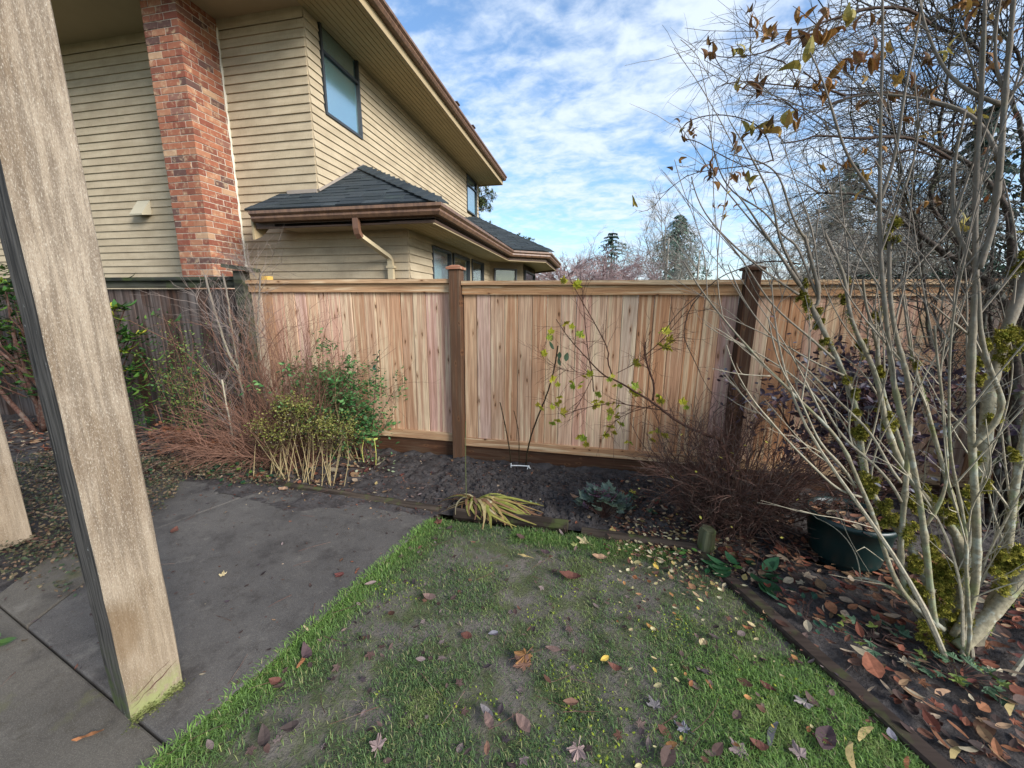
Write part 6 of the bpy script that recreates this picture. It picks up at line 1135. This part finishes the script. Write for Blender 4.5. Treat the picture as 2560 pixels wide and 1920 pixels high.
# ground cover mat by the posts
gc = MB()
for _ in range(21000):
    x, y = U(-5.4, -2.6), U(1.3, 3.1)
    if x > -3.2 and y < 1.55 and rng.random() < .8: continue
    if inside(np.array([x]), np.array([y]), [(-1.4, .8), (-2.6, 1.3), (-2.95, 1.75), (-3.3, 2.3), (-3.55, 2.62), (-1.1, 2.7), (-1.1, .8)])[0]: continue
    if -4.05 > x and y > 2.9 and U(0, 1) < .5: continue
    h = .11*float(fbm(np.array([x]), np.array([y]), 3, 3, 9)[0])*2*min(1, max(.1, (-2.5-x)/.6)); put(gc, TINY if rng.random() < .6 else OVR, (x, y, .012+U(.1, 1)*h), U(.012, .03), None, U(-.7, .7), U(-.7, .7), lin(rng.choice(['#4a4a34', '#5a543f', '#655a45', '#3e4430', '#6d5642', '#7a664e', '#525038', '#857258', '#3f4d34', '#5c4236', '#46523a'])))
tag(gc.build('ground_cover', 'leaf', None, kind='stuff'), 'mat of small leaved ground cover and litter left of the tall post', 'ground cover')
gct = MB()
for _ in range(170):
    x, y = U(-5.5, -3.5), U(1.3, 2.9); gct.tube(walk((x, y, U(.01, .05)), (U(-1, 1), U(-1, 1), U(.0, .5)), U(.1, .3), 5, .25, -.04, .0018, .001), 3, cap=False)
tag(gct.build('ground_cover_twigs', 'bark_grey', None, kind='stuff'), 'dry tan runners through the ground cover left of the tall post', 'twigs')

# ------------------------------------------------------------------ grass
N = 430000
gx = nrg.uniform(-1.7, 1.75, N); gy = nrg.uniform(.15, 2.66, N)
LG_ = [(x-.03 if i < 5 else x+.01, y) for i, (x, y) in enumerate(LAWN)]
ok = inside(gx, gy, LG_)
wear = fbm(gx, gy, 3.2, 4, 21); edged = np.full(N, 9.)
P2 = np.array(SLABR)
for a, b in zip(P2[:-1], P2[1:]):
    ab = b-a; t = np.clip(((gx-a[0])*ab[0]+(gy-a[1])*ab[1])/(ab@ab), 0, 1); edged = np.minimum(edged, np.hypot(gx-a[0]-ab[0]*t, gy-a[1]-ab[1]*t))
right = np.clip((gx-.15)/.5, 0, 1)*np.clip((2.0-gy)/.4, 0, 1); lush = np.clip(1-edged/.22, 0, 1); back = np.clip(1-np.abs(gy-2.42)/.14, 0, 1)*(gx > -.5)*(gx < .55)
worn = np.exp(-(((gx+.3)/.75)**2+((gy-1.85)/.5)**2)); den = np.clip((.60-wear)*3.3, .08, 1)*(1-.62*worn); den = np.maximum(den, np.maximum(lush, np.maximum(right*.9, back*.8))); den *= np.where((gx > .55) & (gy > 1.75), .35, 1)
ok &= nrg.uniform(0, 1, N) < den
gx, gy, lush, right, back, wear = (q[ok] for q in (gx, gy, lush, right, back, wear)); n = len(gx)
Ln = (.014+.022*nrg.random(n))*(1+.8*lush+.35*right+.9*back); an = nrg.uniform(0, 6.283, n); lean = nrg.uniform(.4, 1.42, n); wd = nrg.uniform(.0007, .0015, n)*(1+.3*lush)
gz0 = (fbm(gx, gy, 6, 4, 5)-.47)*.03-.002
dxv, dyv = np.cos(an), np.sin(an); sx, sy = -dyv*wd, dxv*wd
V = np.zeros((n, 5, 3), np.float32)
for k_, (t, h) in enumerate(((0, 0), (.55, .62))):
    r = Ln*t*np.sin(lean)*(.8 if k_ else 0); hh = Ln*h*np.cos(lean*.75)
    V[:, k_*2, 0] = gx+dxv*r-sx; V[:, k_*2, 1] = gy+dyv*r-sy; V[:, k_*2, 2] = gz0+hh; V[:, k_*2+1, 0] = gx+dxv*r+sx; V[:, k_*2+1, 1] = gy+dyv*r+sy; V[:, k_*2+1, 2] = gz0+hh
V[:, 4, 0] = gx+dxv*Ln*np.sin(lean); V[:, 4, 1] = gy+dyv*Ln*np.sin(lean); V[:, 4, 2] = gz0+Ln*np.cos(lean)*.85
me = bpy.data.meshes.new('grass'); me.vertices.add(n*5); me.vertices.foreach_set('co', V.ravel())
base = np.arange(n)[:, None]*5; lo = np.concatenate([base+np.array([[0, 1, 3, 2]]), base+np.array([[2, 3, 4]])], 1).astype(np.int32)
me.loops.add(n*7); me.loops.foreach_set('vertex_index', lo.ravel()); me.polygons.add(n*2)
ls = (np.arange(n)[:, None]*7+np.array([[0, 4]])).ravel().astype(np.int32); me.polygons.foreach_set('loop_start', ls); me.update(calc_edges=True); me.validate()
ca = np.array([lin('#46583a')[:3], lin('#66804a')[:3], lin('#789a44')[:3], lin('#8c9656')[:3], lin('#948a6a')[:3]])
tt = nrg.random(n)[:, None]; vig = np.clip(np.maximum(lush, np.maximum(right*.85, back*.8)), 0, 1)[:, None]
cc = (ca[0]*(1-tt)+ca[1]*tt)*(1-vig)+(ca[1]*(1-tt)+ca[2]*tt)*vig
dry = nrg.random(n)[:, None] < np.where(vig > .4, .07, .12); cc = np.where(dry, ca[3]*(1-tt)+ca[4]*tt, cc); yl = (fbm(gx, gy, 5, 3, 77) > .56)[:, None]; cc = np.where(yl & ~dry, cc*.6+ca[3]*.4, cc)
C4 = np.ones((n, 5, 4), np.float32); C4[:, :, :3] = cc[:, None, :]
at = me.color_attributes.new('Col', 'FLOAT_COLOR', 'POINT'); at.data.foreach_set('color', C4.ravel()); me.materials.append(MT['grass'])
go = link('grass', me); go['kind'] = 'stuff'; tag(go, 'short worn lawn grass, brighter along the patio and the edging', 'grass')
mm = MB()
for _ in range(9000):
    x, y = U(-1.5, 1.5), U(.3, 2.6)
    k_ = float(fbm(np.array([x]), np.array([y]), 4, 3, 51)[0]); r_ = (x > .35 and y < 1.9)
    if not inside(np.array([x]), np.array([y]), LAWN)[0] or k_ < (.44 if r_ else .56): continue
    put(mm, TINY, (x, y, .004+U(0, .01)), U(.008, .016), None, U(-.6, .6), U(-.6, .6), cmix(lin('#5f6f24'), lin('#8f9838'), U(0, 1)))
tag(mm.build('moss_patches', 'moss', None, kind='stuff'), 'yellow green moss between the blades of the lawn', 'moss')

# ------------------------------------------------------------------ fallen leaves
fmesh = {}
for i, (x, y, s, kind, c, rot, label) in enumerate(FL):
    m = MB(); bl = {'oval': leaf_oval(U(.26, .36), U(.05, .2), U(.1, .5)), 'maple': leaf_maple(5, .55, U(.05, .25), i), 'long': leaf_long(.10, U(.1, .35))}[kind]
    cc = shade(cmix(lin(PAL[c]), (.12, .1, .09), .3), .8); m.add(bl[0], bl[1]); m.c = [shade(cc, U(.88, 1.12)) for _ in bl[0]]
    m.v = [(a_+U(-.015, .015), b_+U(-.015, .015), c_+U(-.035, .035)) for a_, b_, c_ in m.v]
    inl = inside(np.array([x]), np.array([y]), LAWN)[0]; z = .024 if inl else .03
    o = link('fallen_leaf' if c != 'orangewood' else 'wood_sliver', m.mesh('fallen_leaf', 'litter'), None, (x, y, z), (U(-.15, .15), U(-.15, .15), rot), (s,)*3)
    tag(o, label, 'leaf' if c != 'orangewood' else 'wood chip', 'fallen leaves')
def litter(name, label, n, sampler, pal, size, zf, blanks=(OV, OVN, OV, OVN, MP, LG, OVR)):
    mb = MB()
    for _ in range(n):
        x, y = sampler(); put(mb, rng.choice(blanks), (x, y, zf(x, y)), U(*size)*(1 if rng.random() < .8 else 1.4), None, U(-.35, .35), U(-.35, .35), shade(lin(rng.choice(pal)), U(.55, 1.0)))
    return tag(mb.build(name, 'litter', None, kind='stuff'), label, 'leaves')
def rej(x0, x1, y0, y1, cond):
    def f():
        while True:
            x, y = U(x0, x1), U(y0, y1)
            if cond(x, y): return x, y
    return f
inl = lambda x, y: bool(inside(np.array([x]), np.array([y]), LAWN)[0])
DULL = ['#4b3a36', '#5c4a44', '#6b5850', '#3b302e', '#7a6a66', '#54403a', '#6a4a3c', '#42383c']
litter('leaf_litter', 'thick brown and red leaf litter on the right hand bed', 2300, rej(.75, 3.2, .8, 2.75, lambda x, y: not inl(x, y) and x > .72+(2.5-y)*.46+.13), LIT+['#7d4a38', '#6b3a2c', '#8a5c40'], (.03, .075), lambda x, y: .012+U(0, .035))
litter('leaf_litter', 'small yellow and cream leaves scattered round the short wooden stake', 750, lambda: (rng.gauss(.58, .2), rng.gauss(2.5, .22)), ['#bfae8a', '#c9bd97', '#a88f70', '#b39c62', '#8f6a4c', '#6b4636', '#5c3a30', '#b0a472', '#584038'], (.014, .034), lambda x, y: .022+U(0, .02), (OV, OVN, OVR))
litter('leaf_litter', 'small dull leaf scraps on the lawn', 330, rej(-1.3, 1.3, .5, 2.5, inl), DULL, (.02, .045), lambda x, y: .012+U(0, .012), (OV, OVN, MP))
litter('leaf_litter', 'pale leaf flecks on the right part of the lawn', 90, rej(.1, 1.1, .9, 2.45, inl), ['#c9b487', '#c7a64e', '#a8774a', '#8a5a3a', '#6b5850', '#d3c48f'], (.012, .032), lambda x, y: .02+U(0, .01), (OV, OVR))
litter('leaf_litter', 'brown leaf scraps and chips on the bare soil before the fence', 1100, rej(-2.2, 1.3, 2.66, 3.6, lambda x, y: True), LIT+DULL*2, (.012, .04), lambda x, y: float(bedz(np.array([x]), np.array([y]))[0])+.006, (OV, OVN, MP, LG))
litter('leaf_litter', 'brown leaves under and left of the brown twiggy shrub', 420, rej(.2, 1.5, 2.6, 3.5, lambda x, y: True), LIT, (.025, .06), lambda x, y: float(bedz(np.array([x]), np.array([y]))[0])+.008+U(0, .015))
litter('leaf_litter', 'leaves and soil crumbs strewn over the edging board', 60, lambda: (lambda t: (1.5-.8*t+rng.gauss(.04, .03), .62+1.85*t+rng.gauss(0, .03)))(U(0, 1)), LIT+DULL, (.015, .05), lambda x, y: .03, (OV, OVN, LG))
litter('leaf_litter', 'rust coloured leaves under the bushes on the left', 1800, rej(-7.5, -2.0, 2.7, 3.6, lambda x, y: True), LIT, (.03, .07), lambda x, y: .025+U(0, .02))
litter('leaf_litter', 'leaf crumbs and stems scattered over the patio', 210, rej(-3.3, -1.2, 1.0, 2.6, lambda x, y: not inl(x, y)), DULL+LIT, (.008, .028), lambda x, y: .023, (OV, OVN, LG))
litter('leaf_litter', 'crumbs and soil bits along the far patio edge', 500, lambda: (U(-3.2, -1.1), rng.gauss(2.6, .07)), DULL+LIT, (.01, .03), lambda x, y: .024, (OV, OVN, LG))
litter('leaf_litter', 'dead leaves at the foot of the dark tree behind the planter', 420, rej(1.2, 4.2, 2.5, 3.6, lambda x, y: True), LIT+DULL, (.03, .08), lambda x, y: .022+U(0, .02))
cl_ = MB()
for _ in range(4200):
    x, y = (U(-1.3, .9), U(2.7, 3.55)) if rng.random() < .75 else (U(-3.2, 3.2), U(2.66, 3.6)); s = U(.004, .02)*(1.5 if rng.random() < .08 else 1); z = float(bedz(np.array([x]), np.array([y]))[0])
    pts = [(x+(a+U(-.4, .4))*s, y+(b+U(-.4, .4))*s, z+(c+U(-.3, .3))*s*.8) for a, b, c in [(-1,-1,-.6),(1,-1,-.6),(1,1,-.6),(-1,1,-.6),(-.7,-.7,.8),(.7,-.7,.8),(.7,.7,.8),(-.7,.7,.8)]]; cl_.add(pts, BOXF)
o = cl_.build('soil_clods', 'soil', None, kind='stuff'); tag(o, 'loose dark clods of soil on the dug bed before the fence', 'soil')
tg = MB()
for _ in range(150):
    x, y = U(-2.9, 3.0), U(.8, 3.5); tg.tube(walk((x, y, .03), (U(-1, 1), U(-1, 1), .05), U(.05, .22), 4, .12, -.02, .0016, .001), 3)
tag(tg.build('twig_litter', 'bark_brown', None, kind='stuff'), 'thin fallen twigs lying over lawn, patio and beds', 'twigs')

# ------------------------------------------------------------------ trees beyond the fence
def bare_tree(name, x, y, h, label, mat, spread=.5, seed=0, dens=1., z0=-.16, first=.25, droop=0., tr_=None):
    t = thing(name, (x, y, z0), label, 'tree', 'trees beyond the fence'); r = h*.018 if tr_ is None else tr_; tk = walk((x, y, z0), (0, 0, 1), h*.8, 8, .05, .02, r, r*.35)
    MB().tube(tk, 7).build('trunk', mat, t, smooth=True); m = MB()
    lim = int(11*dens)
    for k_ in range(lim):
        i = int(U(first, 1)*7); a = U(0, 6.283); d = Vector((math.cos(a)*spread*1.6, math.sin(a)*spread*1.6, 1)); l = walk(tk[i][:3], d, h*U(.35, .6), 7, .12, droop, r*.5, r*.12); m.tube(l, 4, cap=False)
        sprout(m, l, 12, (h*.12, h*.28), .7, r*.14, droop, .15, 2, 3, .15, 4, 5)
    m.build('crown', mat, t); return t
bark('bark_pink', '#957f7c', '#a8918d', 0, 0); bark('bark_far', '#8d867c', '#a09a8e', 0, 0)
def weep(name, x, y, h, label):
    return bare_tree(name, x, y, h, label, 'bark_pink', .95, 0, 2.2, -.16, .3, -.05, h*.025)
weep('cherry_tree', -1.6, 20, 4.6, 'pinkish bare cherry tree nearest the house eaves, beyond the fence')
weep('cherry_tree', .3, 23, 4.9, 'pinkish bare cherry tree left of the small spired conifer')
weep('cherry_tree', 2.2, 22, 3.9, 'low pinkish bare cherry tree in front of the small spired conifer')
bare_tree('bare_tree', 4.2, 27, 7.2, 'pale bare tree with upright twigs in front of the drooping conifer', 'bark_far', .38, 0, .9, -.16, .15)
bare_tree('bare_tree', 6.3, 27, 6.4, 'bare grey tree overlapping the right side of the drooping conifer', 'bark_far', .38, 0, .7, -.16, .15)
bare_tree('bare_tree', 9.5, 17, 6.6, 'twiggy grey tree beyond the fence behind the mossy shrub', 'bark_far', .6, 0, 2.2, -.16, .2)
bare_tree('bare_tree', 7.0, 14, 5.2, 'fine twigged grey tree just right of the dark fence post', 'bark_far', .7, 0, 2.2, -.16, .2)
def conifer(name, x, y, h, w, label, cols, droop, dens, z0=-.16, low=.08):
    t = thing(name, (x, y, z0), label, 'tree', 'trees beyond the fence'); MB().tube([(x, y, z0, h*.02), (x, y, h*.6, h*.012), (x, y, h, .01)], 6).build('trunk', 'bark_brown', t); m = MB(); k = 0
    n = int(26*dens)
    for i in range(n):
        f = low+(1-low)*(i/n); zz = h*f; R = w*(1-f)**.8*U(.7, 1.15)+.05
        for j in range(7):
            a = U(0, 6.283); d = Vector((math.cos(a), math.sin(a), .15)); seg = 7
            for s in range(seg):
                u = (s+.5)/seg; c = Vector((x, y, zz))+Vector((d.x, d.y, 0))*R*u+Vector((0, 0, R*(.18*u-droop*u*u)))
                for _ in range(4):
                    q = c+Vector((U(-1, 1), U(-1, 1), U(-.8, .3)))*R*.10; e = Vector((d.x+U(-.7, .7), d.y+U(-.7, .7), U(-.8, .1)-droop)); mm_ = e.to_track_quat('Y', 'Z').to_euler().to_matrix()*(h*U(.018, .035)); m.add([q+mm_@Vector(v) for v in TINY[0]], TINY[1], shade(lin(rng.choice(cols)), U(.7, 1.2)))
    m.build('crown', 'needle', t)
CG = ['#42564c', '#4d6256', '#3a4c45', '#58695c']
conifer('spruce_tree', 1.42, 45, 9.4, 6.0, 'small dark conifer with a thin spire above the fence', CG, .35, 1.0)
conifer('cedar_tree', 6.7, 38, 9.4, 6.6, 'broad drooping grey green conifer above the fence', ['#4f6658', '#5c7264', '#42574c', '#687c6c'], .55, 1.7)
conifer('cedar_tree', 10.0, 20, 7.6, 3.6, 'grey green conifer glimpsed through the twigs right of the dark post', ['#4a5c50', '#55685a', '#3c4d44'], .45, 1.2)
conifer('cedar_tree', 13.0, 18, 8.6, 3.6, 'dark green conifer behind the dense twigs at the right', ['#31443a', '#3d5044', '#2c3d36'], .45, 1.2)
def pine(name, x, y, h, label):
    t = thing(name, (x, y, -.16), label, 'tree', 'trees beyond the fence'); MB().tube([(x, y, -.16, .2), (x, y, h, .04)], 6).build('trunk', 'bark_brown', t); m = MB(); lm = MB()
    for i in range(110):
        zz = U(.35, 1)*h; a = U(0, 6.283); R = U(.5, 2.0)*(1.15-zz/h*.6); e = Vector((x+math.cos(a)*R, y+math.sin(a)*R, zz+R*.25)); lm.tube([(x, y, zz, .03), tuple(e)+(.012,)], 4)
        for s in range(4):
            c = Vector((x, y, zz)).lerp(e, U(.5, 1.05))+Vector((U(-.15, .15), U(-.15, .15), U(-.1, .15)))
            for _ in range(34):
                d = Vector((rng.gauss(0, 1), rng.gauss(0, 1), rng.gauss(.3, 1))).normalized(); mm_ = d.to_track_quat('Y', 'Z').to_euler().to_matrix()*U(.12, .26); mm_ = mm_@Matrix.Diagonal((.35, 1, .35)); m.add([c+d*.04+mm_@Vector(v) for v in TINY[0]], TINY[1], shade(lin(rng.choice(['#4d5734', '#5d6840', '#3f4a2e', '#6b7348'])), U(.7, 1.2)))
    lm.build('limbs', 'bark_brown', t, kind='stuff'); m.build('crown', 'needle', t)
pine('pine_tree', -8.0, 26, 9.6, 'pine tree showing behind the corner of the house roof')
pine('pine_tree', -5.75, 29, 6.0, 'tip of a small pine just above the lower roof ridge')
hd = thing('hedge', (7.5, 9.5, -.16), 'dark evergreen hedge beyond the fence behind the mossy shrub', 'hedge'); hm = MB()
for _ in range(9000):
    x = U(4.6, 11); zt = 1.9+.5*float(fbm(np.array([x]), np.array([0.]), 1.2, 3, 6)[0])+.12*(x-5); put(hm, OV, (x, 9.2+U(-.4, .5), U(.5, 1)*zt), U(.07, .14), None, U(-1, 1), U(-1, 1), lin(rng.choice(['#1f3326', '#29402e', '#17271e', '#34503a'])))
hm.build('foliage', 'leaf', hd, kind='stuff'); MB().box((4.7, 9.2, -.16), (11, 9.6, 1.7)).build('inner_growth', 'bark_dark', hd)
yt = thing('yellow_tree', (9.2, 8.6, -.16), 'tree with golden yellow autumn leaves at the right edge', 'tree', 'trees beyond the fence'); MB().tube([(9.2, 8.6, -.16, .09), (9.1, 8.6, 2, .07), (9.0, 8.5, 4, .03)], 6).build('trunk', 'bark_dark', yt); yl = MB()
for _ in range(1500): put(yl, OV, (rng.gauss(8.4, .6), 8.3+rng.gauss(0, .4), rng.gauss(4.0, .5)), U(.08, .14), None, U(-1, 1), U(-1, 1), lin(rng.choice(['#b39a2c', '#c4a83a', '#8f8a2c'])))
yl.build('crown', 'leaf', yt)
